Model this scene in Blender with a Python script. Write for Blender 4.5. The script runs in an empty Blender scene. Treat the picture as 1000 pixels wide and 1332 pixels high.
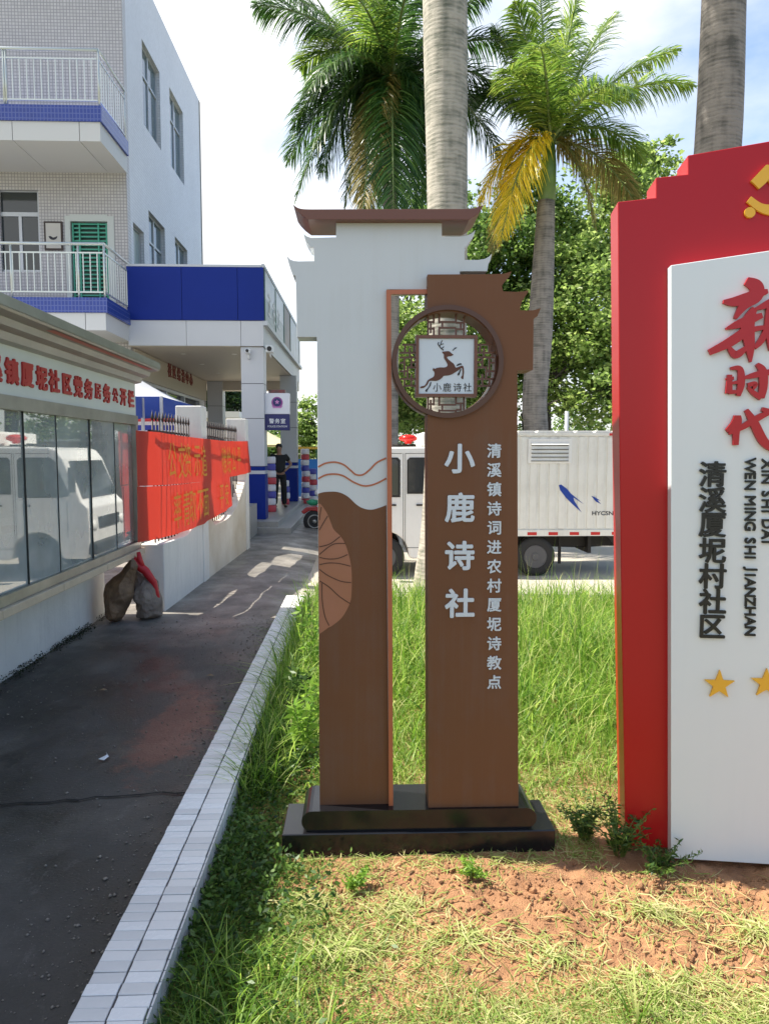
import bpy, bmesh, math, random
import numpy as np
from mathutils import Vector, Matrix, noise as mnoise
random.seed(7); RNG = np.random.default_rng(7)
SC = bpy.context.scene; COL = SC.collection
PI = math.pi

# ------------------------------------------------------------------ camera
FPX = 962.0; PITCH = math.radians(4.63); YAW = math.radians(1.9); CH = 1.6
cam = bpy.data.cameras.new('camera'); camo = bpy.data.objects.new('camera', cam); COL.objects.link(camo)
camo.location = (0, 0, CH); camo.rotation_euler = (PI/2 - PITCH, 0, -YAW)
cam.sensor_fit = 'VERTICAL'; cam.sensor_height = 36; cam.lens = 36*FPX/1332
cam.clip_end = 2000; cam.clip_start = 0.05
SC.camera = camo

# ------------------------------------------------------------------ sky, sun, exposure
SUN_EL = math.radians(56); SUN_AZ = math.radians(11)      # sun stands to the left, a little behind the sign
sdir = Vector((-math.cos(SUN_EL)*math.cos(SUN_AZ), math.cos(SUN_EL)*math.sin(SUN_AZ), math.sin(SUN_EL)))
sun = bpy.data.lights.new('sun', 'SUN'); sun.energy = 5.0; sun.angle = math.radians(0.53); sun.color = (1, .94, .83)
suno = bpy.data.objects.new('sun', sun); COL.objects.link(suno); suno.location = (-20, 5, 30)
suno.rotation_euler = sdir.to_track_quat('Z', 'Y').to_euler()
world = bpy.data.worlds.new('World'); SC.world = world; world.use_nodes = True
wn = world.node_tree.nodes; wl = world.node_tree.links; wn.clear()
def N(nodes, t, **kw):
    n = nodes.new(t)
    for k, v in kw.items():
        if k.startswith('i_'): n.inputs[k[2:].replace('_', ' ')].default_value = v
        else: setattr(n, k, v)
    return n
w_out = N(wn, 'ShaderNodeOutputWorld'); w_bg = N(wn, 'ShaderNodeBackground'); w_bg.inputs[1].default_value = 0.15
w_sky = N(wn, 'ShaderNodeTexSky', sky_type='NISHITA'); w_sky.sun_disc = False
w_sky.sun_elevation = SUN_EL; w_sky.sun_rotation = math.atan2(sdir.x, sdir.y); w_sky.dust_density = 2.0; w_sky.ozone_density = 2.0
w_tc = N(wn, 'ShaderNodeTexCoord'); w_map = N(wn, 'ShaderNodeMapping'); w_map.inputs['Scale'].default_value = (1, 1, 2.2); w_map.inputs['Location'].default_value = (0.35, 0.2, 0.1)
w_noi = N(wn, 'ShaderNodeTexNoise'); w_noi.inputs['Scale'].default_value = 2.3; w_noi.inputs['Detail'].default_value = 9; w_noi.inputs['Roughness'].default_value = .55
w_dot = N(wn, 'ShaderNodeVectorMath', operation='DOT_PRODUCT'); w_dot.inputs[1].default_value = (-.75, .12, -.35)
w_add = N(wn, 'ShaderNodeMath', operation='MULTIPLY_ADD'); w_add.inputs[1].default_value = .6
w_ramp = N(wn, 'ShaderNodeValToRGB'); w_ramp.color_ramp.elements[0].position = .27; w_ramp.color_ramp.elements[1].position = .54
w_mix = N(wn, 'ShaderNodeMix', data_type='RGBA')
w_mul = N(wn, 'ShaderNodeMath', operation='MULTIPLY'); w_mul.inputs[1].default_value = .97
wl.new(w_tc.outputs['Generated'], w_map.inputs['Vector']); wl.new(w_map.outputs[0], w_noi.inputs['Vector'])
wl.new(w_tc.outputs['Generated'], w_dot.inputs[0]); wl.new(w_dot.outputs['Value'], w_add.inputs[0]); wl.new(w_noi.outputs[0], w_add.inputs[2])
wl.new(w_add.outputs[0], w_ramp.inputs[0]); wl.new(w_ramp.outputs[0], w_mul.inputs[0]); wl.new(w_mul.outputs[0], w_mix.inputs[0])
wl.new(w_sky.outputs[0], w_mix.inputs[6]); w_mix.inputs[7].default_value = (4.4, 4.45, 4.5, 1)
wl.new(w_mix.outputs[2], w_bg.inputs[0]); wl.new(w_bg.outputs[0], w_out.inputs[0])
vs = SC.view_settings; vs.view_transform = 'Standard'; vs.look = 'None'; vs.gamma = 1; vs.use_curve_mapping = False; vs.exposure = 1.0
SC.cycles.max_bounces = 8; SC.cycles.transparent_max_bounces = 24

# ------------------------------------------------------------------ pixel -> world measuring helpers
def ray(u, v):
    a = (u-500)/FPX; b = (666-v)/FPX
    y = math.cos(PITCH)+b*math.sin(PITCH); z = -math.sin(PITCH)+b*math.cos(PITCH)
    return a*math.cos(YAW)+y*math.sin(YAW), -a*math.sin(YAW)+y*math.cos(YAW), z
def aY(u, v, Y):
    r = ray(u, v); t = Y/r[1]; return Vector((r[0]*t, Y, CH+r[2]*t))
def aX(u, v, X):
    r = ray(u, v); t = X/r[0]; return Vector((X, r[1]*t, CH+r[2]*t))
def aZ(u, v, Z=0):
    r = ray(u, v); t = (Z-CH)/r[2]; return Vector((r[0]*t, r[1]*t, Z))

# ------------------------------------------------------------------ materials
MATS = {}
def mat(name, col, rough=.6, metal=0, var=.0, vscale=6, bump=0, bscale=60, spec=.5, coat=0, col2=None, trans=0, seed=0, subs=None, streak=0):
    if name in MATS: return MATS[name]
    m = bpy.data.materials.new(name); m.use_nodes = True; MATS[name] = m
    n = m.node_tree.nodes; l = m.node_tree.links; b = n['Principled BSDF']
    b.inputs['Roughness'].default_value = rough; b.inputs['Metallic'].default_value = metal
    b.inputs['Specular IOR Level'].default_value = spec
    if coat: b.inputs['Coat Weight'].default_value = coat; b.inputs['Coat Roughness'].default_value = .08
    c = (*col, 1)
    if var or col2:
        tc = n.new('ShaderNodeTexCoord'); nz = n.new('ShaderNodeTexNoise'); nz.inputs['Scale'].default_value = vscale; nz.inputs['Detail'].default_value = 8
        nz.inputs['Roughness'].default_value = .6
        rp = n.new('ShaderNodeValToRGB'); rp.color_ramp.elements[0].position = .3; rp.color_ramp.elements[1].position = .7
        c2 = col2 or tuple(x*(1-var) for x in col)
        rp.color_ramp.elements[0].color = (*c2, 1); rp.color_ramp.elements[1].color = c
        l.new(tc.outputs['Object'], nz.inputs['Vector']); l.new(nz.outputs[0], rp.inputs[0]); l.new(rp.outputs[0], b.inputs['Base Color'])
    else: b.inputs['Base Color'].default_value = c
    if bump:
        tc = n.new('ShaderNodeTexCoord'); nz = n.new('ShaderNodeTexNoise'); nz.inputs['Scale'].default_value = bscale; nz.inputs['Detail'].default_value = 6
        bp = n.new('ShaderNodeBump'); bp.inputs['Strength'].default_value = bump; bp.inputs['Distance'].default_value = .01
        l.new(tc.outputs['Object'], nz.inputs['Vector']); l.new(nz.outputs[0], bp.inputs['Height']); l.new(bp.outputs[0], b.inputs['Normal'])
    if streak:      # faint rain streaks and dust, uneven gloss
        tc = n.new('ShaderNodeTexCoord'); mp = n.new('ShaderNodeMapping'); mp.inputs['Scale'].default_value = (26, 26, .9); z1 = n.new('ShaderNodeTexNoise'); z1.inputs['Scale'].default_value = 1; z1.inputs['Detail'].default_value = 7; z1.inputs['Roughness'].default_value = .65
        z2 = n.new('ShaderNodeTexNoise'); z2.inputs['Scale'].default_value = 3.5; z2.inputs['Detail'].default_value = 9; z2.inputs['Roughness'].default_value = .7
        l.new(tc.outputs['Object'], mp.inputs[0]); l.new(mp.outputs[0], z1.inputs['Vector']); l.new(tc.outputs['Object'], z2.inputs['Vector'])
        ml = n.new('ShaderNodeMath'); ml.operation = 'MULTIPLY'; l.new(z1.outputs[0], ml.inputs[0]); l.new(z2.outputs[0], ml.inputs[1])
        rq = n.new('ShaderNodeValToRGB'); rq.color_ramp.elements[0].position = .24; rq.color_ramp.elements[1].position = .42; l.new(ml.outputs[0], rq.inputs[0])
        sc_ = n.new('ShaderNodeMath'); sc_.operation = 'MULTIPLY'; sc_.inputs[1].default_value = streak; l.new(rq.outputs[0], sc_.inputs[0])
        mc = n.new('ShaderNodeMix'); mc.data_type = 'RGBA'; l.new(sc_.outputs[0], mc.inputs[0])
        if b.inputs['Base Color'].is_linked: l.new(b.inputs['Base Color'].links[0].from_socket, mc.inputs[6])
        else: mc.inputs[6].default_value = c
        g_ = sum(col)/3; mc.inputs[7].default_value = (.30*.5+g_*.5, .27*.5+g_*.5, .23*.5+g_*.5, 1); l.new(mc.outputs[2], b.inputs['Base Color'])
        mr_ = n.new('ShaderNodeMapRange'); mr_.inputs[3].default_value = rough; mr_.inputs[4].default_value = min(1, rough+.3); l.new(rq.outputs[0], mr_.inputs[0]); l.new(mr_.outputs[0], b.inputs['Roughness'])
    if trans:
        tr = n.new('ShaderNodeBsdfTranslucent'); mx = n.new('ShaderNodeMixShader'); mx.inputs[0].default_value = trans
        out = n['Material Output']
        if var or col2: l.new(rp.outputs[0], tr.inputs[0])
        else: tr.inputs[0].default_value = c
        l.new(b.outputs[0], mx.inputs[1]); l.new(tr.outputs[0], mx.inputs[2]); l.new(mx.outputs[0], out.inputs[0])
    return m

def leafmat(name, stops, rough=.45, trans=.4, spec=.4):
    """foliage: colour picked by a per-leaf random attribute"""
    m = bpy.data.materials.new(name); m.use_nodes = True; MATS[name] = m
    n = m.node_tree.nodes; l = m.node_tree.links; b = n['Principled BSDF']; b.inputs['Roughness'].default_value = rough
    b.inputs['Specular IOR Level'].default_value = spec
    at = n.new('ShaderNodeAttribute'); at.attribute_name = 'rnd'
    rp = n.new('ShaderNodeValToRGB'); el = rp.color_ramp.elements
    while len(el) < len(stops): el.new(.5)
    for e, (p, c) in zip(el, stops): e.position = p; e.color = (*c, 1)
    tr = n.new('ShaderNodeBsdfTranslucent'); mx = n.new('ShaderNodeMixShader'); mx.inputs[0].default_value = trans
    hs = n.new('ShaderNodeHueSaturation'); hs.inputs['Hue'].default_value = .495; hs.inputs['Value'].default_value = 1.5
    l.new(at.outputs['Fac'], rp.inputs[0]); l.new(rp.outputs[0], b.inputs['Base Color']); l.new(rp.outputs[0], hs.inputs['Color']); l.new(hs.outputs[0], tr.inputs[0])
    l.new(b.outputs[0], mx.inputs[1]); l.new(tr.outputs[0], mx.inputs[2]); l.new(mx.outputs[0], n['Material Output'].inputs[0])
    return m

def tilemat(name, col, grout, w, h, gap=.004, rough=.3, var=.12, bump=.35):
    m = bpy.data.materials.new(name); m.use_nodes = True; MATS[name] = m
    n = m.node_tree.nodes; l = m.node_tree.links; b = n['Principled BSDF']; b.inputs['Roughness'].default_value = rough
    tc = n.new('ShaderNodeTexCoord'); sp = n.new('ShaderNodeSeparateXYZ'); ad = n.new('ShaderNodeMath'); cb = n.new('ShaderNodeCombineXYZ')
    l.new(tc.outputs['Object'], sp.inputs[0]); l.new(sp.outputs[0], ad.inputs[0]); l.new(sp.outputs[1], ad.inputs[1])
    l.new(ad.outputs[0], cb.inputs[0]); l.new(sp.outputs[2], cb.inputs[1])
    bt = n.new('ShaderNodeTexBrick'); bt.offset = 0; bt.inputs['Scale'].default_value = 1; bt.inputs['Brick Width'].default_value = w; bt.inputs['Row Height'].default_value = h
    bt.inputs['Mortar Size'].default_value = gap; bt.inputs['Mortar Smooth'].default_value = .1
    bt.inputs['Color1'].default_value = (*col, 1); bt.inputs['Color2'].default_value = (*[c*(1-var) for c in col], 1); bt.inputs['Mortar'].default_value = (*grout, 1)
    l.new(cb.outputs[0], bt.inputs['Vector'])
    nz = n.new('ShaderNodeTexNoise'); nz.inputs['Scale'].default_value = .8; nz.inputs['Detail'].default_value = 6
    mx = n.new('ShaderNodeMix'); mx.data_type = 'RGBA'; mx.blend_type = 'MULTIPLY'; mx.inputs[0].default_value = .25
    l.new(tc.outputs['Object'], nz.inputs['Vector']); l.new(bt.outputs[0], mx.inputs[6]); l.new(nz.outputs[0], mx.inputs[7]); l.new(mx.outputs[2], b.inputs['Base Color'])
    bp = n.new('ShaderNodeBump'); bp.inputs['Strength'].default_value = bump; bp.inputs['Distance'].default_value = .004; bp.invert = True
    l.new(bt.outputs['Fac'], bp.inputs['Height']); l.new(bp.outputs[0], b.inputs['Normal'])
    return m

# ------------------------------------------------------------------ mesh helpers
def mworld(o):
    M = Matrix.Identity(4)
    while o is not None:
        M = o.matrix_basis @ M; o = o.parent
    return M
class MB:
    def __init__(s): s.v = []; s.f = []; s.sm = []
    def add(s, vs_, fs, smooth=False):
        k = len(s.v); s.v += [tuple(p) for p in vs_]; s.f += [tuple(i+k for i in f) for f in fs]; s.sm += [smooth]*len(fs); return s
    def box(s, x0, x1, y0, y1, z0, z1, M=None):
        vs_ = [Vector((x, y, z)) for z in (z0, z1) for y in (y0, y1) for x in (x0, x1)]
        if M is not None: vs_ = [M @ p for p in vs_]
        return s.add(vs_, [(0, 2, 3, 1), (4, 5, 7, 6), (0, 1, 5, 4), (2, 6, 7, 3), (0, 4, 6, 2), (1, 3, 7, 5)])
    def prism(s, a, b, smooth=False):
        """two matching rings of points, front and back"""
        n = len(a); s.add(list(a)+list(b), [tuple(range(n)), tuple(range(2*n-1, n-1, -1))])
        k = len(s.v)-2*n
        for i in range(n): j = (i+1) % n; s.f.append((k+i, k+n+i, k+n+j, k+j)); s.sm.append(smooth)
        return s
    def xz(s, pts, y0, y1): return s.prism([(x, y0, z) for x, z in pts], [(x, y1, z) for x, z in pts])
    def yz(s, pts, x0, x1): return s.prism([(x0, y, z) for y, z in pts], [(x1, y, z) for y, z in pts])
    def xy(s, pts, z0, z1): return s.prism([(x, y, z0) for x, y in pts], [(x, y, z1) for x, y in pts])
    def tube(s, path, r, n=8, cap=True):
        path = [Vector(p) for p in path]; rs = r if isinstance(r, (list, tuple)) else [r]*len(path)
        k = len(s.v); up = Vector((0, 0, 1)); prev = None
        for i, p in enumerate(path):
            t = (path[min(i+1, len(path)-1)]-path[max(i-1, 0)]).normalized()
            if prev is None: a = t.cross(up) if abs(t.dot(up)) < .95 else t.cross(Vector((1, 0, 0)))
            else: a = prev-t*prev.dot(t)
            a.normalize(); prev = a; b = t.cross(a)
            for j in range(n):
                th = 2*PI*j/n; s.v.append(tuple(p+(a*math.cos(th)+b*math.sin(th))*rs[i]))
        for i in range(len(path)-1):
            for j in range(n):
                s.f.append((k+i*n+j, k+i*n+(j+1) % n, k+(i+1)*n+(j+1) % n, k+(i+1)*n+j)); s.sm.append(True)
        if cap:
            s.f.append(tuple(k+j for j in range(n-1, -1, -1))); s.sm.append(False)
            e = k+(len(path)-1)*n; s.f.append(tuple(e+j for j in range(n))); s.sm.append(False)
        return s
    def bar(s, p, q, w, h=None):
        p = Vector(p); q = Vector(q); h = h or w; t = (q-p).normalized(); a = t.cross(Vector((0, 0, 1)))
        if a.length < .05: a = t.cross(Vector((0, 1, 0)))
        a.normalize(); b = a.cross(t); A = [p+a*i*w/2+b*j*h/2 for i, j in ((-1, -1), (1, -1), (1, 1), (-1, 1))]
        return s.prism(A, [x+(q-p) for x in A])
    def lathe(s, c, prof, n=20, axis='z'):
        """prof: list of (r, h)"""
        k = len(s.v); c = Vector(c)
        for r, h in prof:
            for j in range(n):
                th = 2*PI*j/n; a, b = r*math.cos(th), r*math.sin(th)
                s.v.append(tuple(c+(Vector((a, b, h)) if axis == 'z' else Vector((a, h, b)) if axis == 'y' else Vector((h, a, b)))))
        for i in range(len(prof)-1):
            for j in range(n): s.f.append((k+i*n+j, k+i*n+(j+1) % n, k+(i+1)*n+(j+1) % n, k+(i+1)*n+j)); s.sm.append(True)
        s.f.append(tuple(k+j for j in range(n))); s.sm.append(False)
        e = k+(len(prof)-1)*n; s.f.append(tuple(e+j for j in range(n))); s.sm.append(False)
        return s
    def blob(s, c, r, n=10, m=7, jit=.0, seed=0):
        k = len(s.v); c = Vector(c); r = Vector(r) if hasattr(r, '__len__') else Vector((r, r, r))
        for i in range(m+1):
            ph = PI*i/m
            for j in range(n):
                th = 2*PI*j/n; d = Vector((math.sin(ph)*math.cos(th), math.sin(ph)*math.sin(th), math.cos(ph)))
                q = 1+jit*mnoise.noise(d*1.7+Vector((seed, seed*.7, 0)))+jit*.5*mnoise.noise(d*4+Vector((seed, 0, 3)))
                s.v.append(tuple(c+Vector((d.x*r.x, d.y*r.y, d.z*r.z))*q))
        for i in range(m):
            for j in range(n): s.f.append((k+i*n+j, k+(i+1)*n+j, k+(i+1)*n+(j+1) % n, k+i*n+(j+1) % n)); s.sm.append(True)
        return s
    def build(s, name, m, parent=None, local=False, bevel=0, **tagkw):
        me = bpy.data.meshes.new(name); V = s.v
        if parent is not None and not local:
            Mi = mworld(parent).inverted(); V = [tuple(Mi @ Vector(p)) for p in V]
        me.from_pydata(V, [], s.f)
        for p, sm_ in zip(me.polygons, s.sm): p.use_smooth = sm_
        bm = bmesh.new(); bm.from_mesh(me); bmesh.ops.recalc_face_normals(bm, faces=bm.faces); bm.to_mesh(me); bm.free()
        me.materials.append(m); o = bpy.data.objects.new(name, me); COL.objects.link(o); o.parent = parent
        if bevel:
            bv = o.modifiers.new('bevel', 'BEVEL'); bv.width = bevel; bv.segments = 2; bv.limit_method = 'ANGLE'
        if tagkw: tag(o, **tagkw)
        return o
def tag(o, label=None, cat=None, group=None, kind=None):
    if label: o['label'] = label
    if cat: o['category'] = cat
    if group: o['group'] = group
    if kind: o['kind'] = kind
    return o
def thing(name, label, cat, loc=(0, 0, 0), rz=0, group=None):
    o = bpy.data.objects.new(name, None); COL.objects.link(o); o.location = loc; o.rotation_euler = (0, 0, rz); o.empty_display_size = .2
    o.matrix_basis = Matrix.Translation(Vector(loc)) @ Matrix.Rotation(rz, 4, 'Z')
    return tag(o, label, cat, group)
def kids(o): return [c for c in COL.objects if c.parent == o]
def copy_tree(o, parent=None):
    c = o.copy(); COL.objects.link(c); c.parent = parent
    for ch in kids(o): copy_tree(ch, c)
    return c
def empty_part(name, parent):
    o = bpy.data.objects.new(name, None); COL.objects.link(o); o.parent = parent; return o
def sobj(name, me, m, parent=None, loc=None, rot=None):
    o = bpy.data.objects.new(name, me); COL.objects.link(o); o.parent = parent
    if loc is not None: o.location = loc
    if rot is not None: o.rotation_euler = rot
    return o
def text_mesh(ch, size, depth=.004, bold=0.0):
    cu = bpy.data.curves.new('t', 'FONT'); cu.body = ch; cu.size = 1; cu.align_x = 'LEFT'; cu.resolution_u = 3
    to = bpy.data.objects.new('t', cu); COL.objects.link(to)
    bpy.context.view_layer.update()
    dg = bpy.context.evaluated_depsgraph_get(); me = bpy.data.meshes.new_from_object(to.evaluated_get(dg))
    COL.objects.unlink(to); bpy.data.objects.remove(to); bpy.data.curves.remove(cu)
    n = len(me.vertices); co = np.empty(n*3); me.vertices.foreach_get('co', co); co = co.reshape(-1, 3)
    if n:
        lo = co.min(0); hi = co.max(0); co[:, :2] -= (lo[:2]+hi[:2])/2; co *= size
        me.vertices.foreach_set('co', co.ravel())
    if depth and n:
        bm = bmesh.new(); bm.from_mesh(me); bmesh.ops.remove_doubles(bm, verts=bm.verts, dist=1e-6)
        r = bmesh.ops.extrude_face_region(bm, geom=bm.faces[:]); vv = [e for e in r['geom'] if isinstance(e, bmesh.types.BMVert)]
        bmesh.ops.translate(bm, verts=vv, vec=(0, 0, depth)); bmesh.ops.recalc_face_normals(bm, faces=bm.faces)
        if bold:      # thicker strokes: the same outline struck again, shifted and a hair deeper each time
            base = bm.verts[:]+bm.edges[:]+bm.faces[:]; w = bold*size
            for k in range(8):
                d = bmesh.ops.duplicate(bm, geom=base); q = [e for e in d['geom'] if isinstance(e, bmesh.types.BMVert)]
                a = 2*PI*k/8; bmesh.ops.translate(bm, verts=q, vec=(w*math.cos(a), w*math.sin(a), -.00012*(k+1)))
        bm.to_mesh(me); bm.free()
    return me
def put_text(ch, m, parent, pos, size, name='character', depth=.004, bold=.02, basis=None, sx=1.0):
    """pos in world; basis: 3x3 with columns text-right, text-up, text-normal (toward viewer)"""
    me = text_mesh(ch, size, depth, bold); me.materials.append(m)
    B = basis or Matrix(((1, 0, 0), (0, 0, -1), (0, 1, 0)))
    M = Matrix.Translation(Vector(pos)) @ B.to_4x4() @ Matrix.Diagonal((sx, 1, 1, 1))
    if parent is not None: M = mworld(parent).inverted() @ M
    o = bpy.data.objects.new(name, me); COL.objects.link(o); me.transform(M); o.parent = parent
    return o
def npmesh(name, V, F, m, rnd=None, parent=None, smooth=False):
    """V (n,3), F (k,3|4) arrays"""
    me = bpy.data.meshes.new(name); me.vertices.add(len(V)); me.vertices.foreach_set('co', V.astype(np.float32).ravel())
    k, c = F.shape; me.loops.add(k*c); me.loops.foreach_set('vertex_index', F.astype(np.int32).ravel())
    me.polygons.add(k); me.polygons.foreach_set('loop_start', np.arange(0, k*c, c, dtype=np.int32)); me.polygons.foreach_set('loop_total', np.full(k, c, dtype=np.int32))
    if smooth: me.polygons.foreach_set('use_smooth', np.ones(k, dtype=bool))
    me.update(calc_edges=True)
    if rnd is not None:
        a = me.attributes.new('rnd', 'FLOAT', 'POINT'); a.data.foreach_set('value', rnd.astype(np.float32))
    me.materials.append(m); o = bpy.data.objects.new(name, me); COL.objects.link(o); o.parent = parent
    return o

# common materials
M_white = mat('white_paint', (.74, .76, .78), .45, var=.04, vscale=3)
M_black_gloss = mat('black_granite', (.010, .010, .012), .2, var=.3, vscale=90)
M_steel = mat('stainless_steel', (.40, .40, .37), .42, metal=.6, var=.25, vscale=3)
M_steel_dull = mat('dull_steel', (.42, .42, .39), .38, metal=.8, var=.3, vscale=4)
M_concrete = mat('concrete', (.36, .34, .31), .85, var=.3, vscale=2, bump=.4, bscale=40)
M_plaster = mat('white_plaster', (.74, .73, .69), .75, var=.14, vscale=1.8, bump=.25, bscale=50, streak=.45)
M_dark = mat('dark_rubber', (.02, .02, .02), .7)
M_glass_dark = mat('dark_window_glass', (.02, .028, .03), .06, spec=.8)
M_soffit = mat('porch_soffit', (.62, .55, .46), .5)

exec_order = []
# ================================================================== THE GROUND
def sstep(t): t = np.clip(t, 0, 1); return t*t*(3-2*t)
def hgt(x, y): return -.28*sstep((y-7.6)/3.0)*sstep((x+1.6)/2.2)
def fnoise(X, Y, sc, seed=0, oc=4):
    out = np.zeros_like(X, dtype=float); amp = 1.0; rs = np.random.default_rng(seed)
    for o in range(oc):
        for k in range(5):
            a = rs.uniform(0, 2*PI); f = sc*(2**o)*rs.uniform(.6, 1.4); p = rs.uniform(0, 2*PI)
            out += amp*np.sin(f*(X*math.cos(a)+Y*math.sin(a))+p+1.3*np.sin(f*.7*(Y*math.cos(a)-X*math.sin(a))+p*2))/5
        amp *= .55
    return out
def grid(name, x0, x1, y0, y1, st, zf, m, **kw):
    xs = np.arange(x0, x1+st*.5, st); ys = np.arange(y0, y1+st*.5, st); X, Y = np.meshgrid(xs, ys); Z = zf(X, Y)
    V = np.stack([X.ravel(), Y.ravel(), Z.ravel()], 1); nx = len(xs); i = np.arange(len(V)).reshape(X.shape)
    F = np.stack([i[:-1, :-1].ravel(), i[:-1, 1:].ravel(), i[1:, 1:].ravel(), i[1:, :-1].ravel()], 1)
    o = npmesh(name, V, F, m, smooth=True); tag(o, kind='structure', **kw); return o
def soil_amount(X, Y):
    """1 where bare earth shows"""
    n = fnoise(X, Y, 2.4, 3)
    d = np.exp(-(((X-.95)/.75)**2+((Y-2.35)/.33)**2)*1.1)*.9 + np.exp(-(((X-.35)/.5)**2+((Y-2.62)/.14)**2))*.6 + np.exp(-(((X+.38)/.16)**2+((Y-3.6)/.5)**2))*.8 + np.exp(-(((X-1.6)/.7)**2+((Y-2.45)/.35)**2))*.8
    d = d+np.exp(-(((X-1.5)/1.3)**2+((Y-2.50)/.30)**2))*.55
    return np.clip(d+.34*n-.04, 0, 1)
def lawn_z(X, Y):
    s = soil_amount(X, Y)
    cl = fnoise(X, Y, 22, 5, 3)
    return -.014+.014*fnoise(X, Y, 2.2, 1)+(.013*cl+.009*fnoise(X, Y, 60, 8, 3)+.010*np.maximum(0, fnoise(X, Y, 11, 4, 2)))*np.clip(s*1.4, .15, 1) - .0*s

# path material: wet dark patches, red dust, worn pale streaks
def path_material():
    m = bpy.data.materials.new('stained_concrete_path'); m.use_nodes = True; n = m.node_tree.nodes; l = m.node_tree.links; b = n['Principled BSDF']
    tc = n.new('ShaderNodeTexCoord')
    def noi(sc, det=8, loc=(0, 0, 0), scl=(1, 1, 1), rough=.6):
        mp = n.new('ShaderNodeMapping'); mp.inputs['Location'].default_value = loc; mp.inputs['Scale'].default_value = scl
        z = n.new('ShaderNodeTexNoise'); z.inputs['Scale'].default_value = sc; z.inputs['Detail'].default_value = det; z.inputs['Roughness'].default_value = rough
        l.new(tc.outputs['Object'], mp.inputs[0]); l.new(mp.outputs[0], z.inputs['Vector']); return z
    def ramp(src, p0, p1, c0=(0, 0, 0, 1), c1=(1, 1, 1, 1)):
        r = n.new('ShaderNodeValToRGB'); r.color_ramp.elements[0].position = p0; r.color_ramp.elements[1].position = p1
        r.color_ramp.elements[0].color = c0; r.color_ramp.elements[1].color = c1; l.new(src, r.inputs[0]); return r
    def mixc(f, a, bb):
        x = n.new('ShaderNodeMix'); x.data_type = 'RGBA'; l.new(f, x.inputs[0])
        if isinstance(a, tuple): x.inputs[6].default_value = a
        else: l.new(a, x.inputs[6])
        if isinstance(bb, tuple): x.inputs[7].default_value = bb
        else: l.new(bb, x.inputs[7])
        return x.outputs[2]
    base = ramp(noi(2.2, 10).outputs[0], .35, .7, (.12, .11, .095, 1), (.31, .285, .25, 1))
    # near the camera the path is darkened by black mould and water (by place, in metres)
    sp = n.new('ShaderNodeSeparateXYZ'); l.new(tc.outputs['Object'], sp.inputs[0])
    mr = n.new('ShaderNodeMapRange'); mr.inputs[1].default_value = 5.2; mr.inputs[2].default_value = 9.5; mr.inputs[3].default_value = 0; mr.inputs[4].default_value = 1
    l.new(sp.outputs[1], mr.inputs[0])
    nn = noi(1.1, 6, (3, 1, 0)); ad = n.new('ShaderNodeMath'); ad.operation = 'ADD'; l.new(mr.outputs[0], ad.inputs[0]); l.new(nn.outputs[0], ad.inputs[1])
    dry = ramp(ad.outputs[0], .5, 1.1)
    mould = ramp(noi(1.6, 12, (7, 3, 0), (1, .7, 1), .7).outputs[0], .38, .68, (.007, .0065, .006, 1), (.085, .077, .068, 1))
    c = mixc(dry.outputs[0], mould.outputs[0], base.outputs[0])
    # sandy scum lines
    scum = ramp(noi(7, 15, (1, 9, 0), (1, .55, 1), .85).outputs[0], .56, .70)
    ms = n.new('ShaderNodeMath'); ms.operation = 'MULTIPLY'; ms.inputs[1].default_value = .55; l.new(scum.outputs[0], ms.inputs[0])
    c = mixc(ms.outputs[0], c, (.24, .225, .205, 1))
    # red earth washed over the slab close to the kerb
    gx = n.new('ShaderNodeVectorMath'); gx.operation = 'SUBTRACT'; gx.inputs[1].default_value = (-1.08, 4.25, 0); l.new(tc.outputs['Object'], gx.inputs[0])
    gm = n.new('ShaderNodeVectorMath'); gm.operation = 'MULTIPLY'; gm.inputs[1].default_value = (2.6, .8, 0); l.new(gx.outputs[0], gm.inputs[0])
    gl = n.new('ShaderNodeVectorMath'); gl.operation = 'LENGTH'; l.new(gm.outputs[0], gl.inputs[0])
    gn = noi(3.4, 14, (0, 4, 0), (1, 1, 1), .8); ga = n.new('ShaderNodeMath'); ga.operation = 'MULTIPLY_ADD'; ga.inputs[1].default_value = 1.7; l.new(gn.outputs[0], ga.inputs[0]); l.new(gl.outputs['Value'], ga.inputs[2])
    red = ramp(ga.outputs[0], 1.25, 1.55)
    r = n.new('ShaderNodeMapRange'); r.inputs[1].default_value = 1.22; r.inputs[2].default_value = 1.42; r.inputs[3].default_value = .7; r.inputs[4].default_value = 0; l.new(ga.outputs[0], r.inputs[0])
    c = mixc(r.outputs[0], c, (.19, .072, .045, 1))
    grit = ramp(noi(160, 3, (0, 0, 0), (1, 1, 1), .6).outputs[0], .66, .72); mg = n.new('ShaderNodeMath'); mg.operation = 'MULTIPLY'; pg = ramp(noi(2.1, 6, (5, 5, 0)).outputs[0], .42, .6); l.new(grit.outputs[0], mg.inputs[0]); l.new(pg.outputs[0], mg.inputs[1])
    c = mixc(mg.outputs[0], c, (.34, .32, .29, 1))
    n.remove(red)
    l.new(c, b.inputs['Base Color'])
    rr = ramp(noi(1.6, 12, (7, 3, 0), (1, .7, 1), .7).outputs[0], .4, .62, (.34, .34, .34, 1), (.8, .8, .8, 1)); l.new(rr.outputs[0], b.inputs['Roughness'])
    bp = n.new('ShaderNodeBump'); bp.inputs['Strength'].default_value = .5; bp.inputs['Distance'].default_value = .006
    l.new(noi(70, 8).outputs[0], bp.inputs['Height']); l.new(bp.outputs[0], b.inputs['Normal'])
    return m
M_path = path_material()
M_road = mat('pale_concrete_road', (.50, .45, .37), .85, col2=(.36, .33, .28), vscale=.7, bump=.3, bscale=30)
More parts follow.
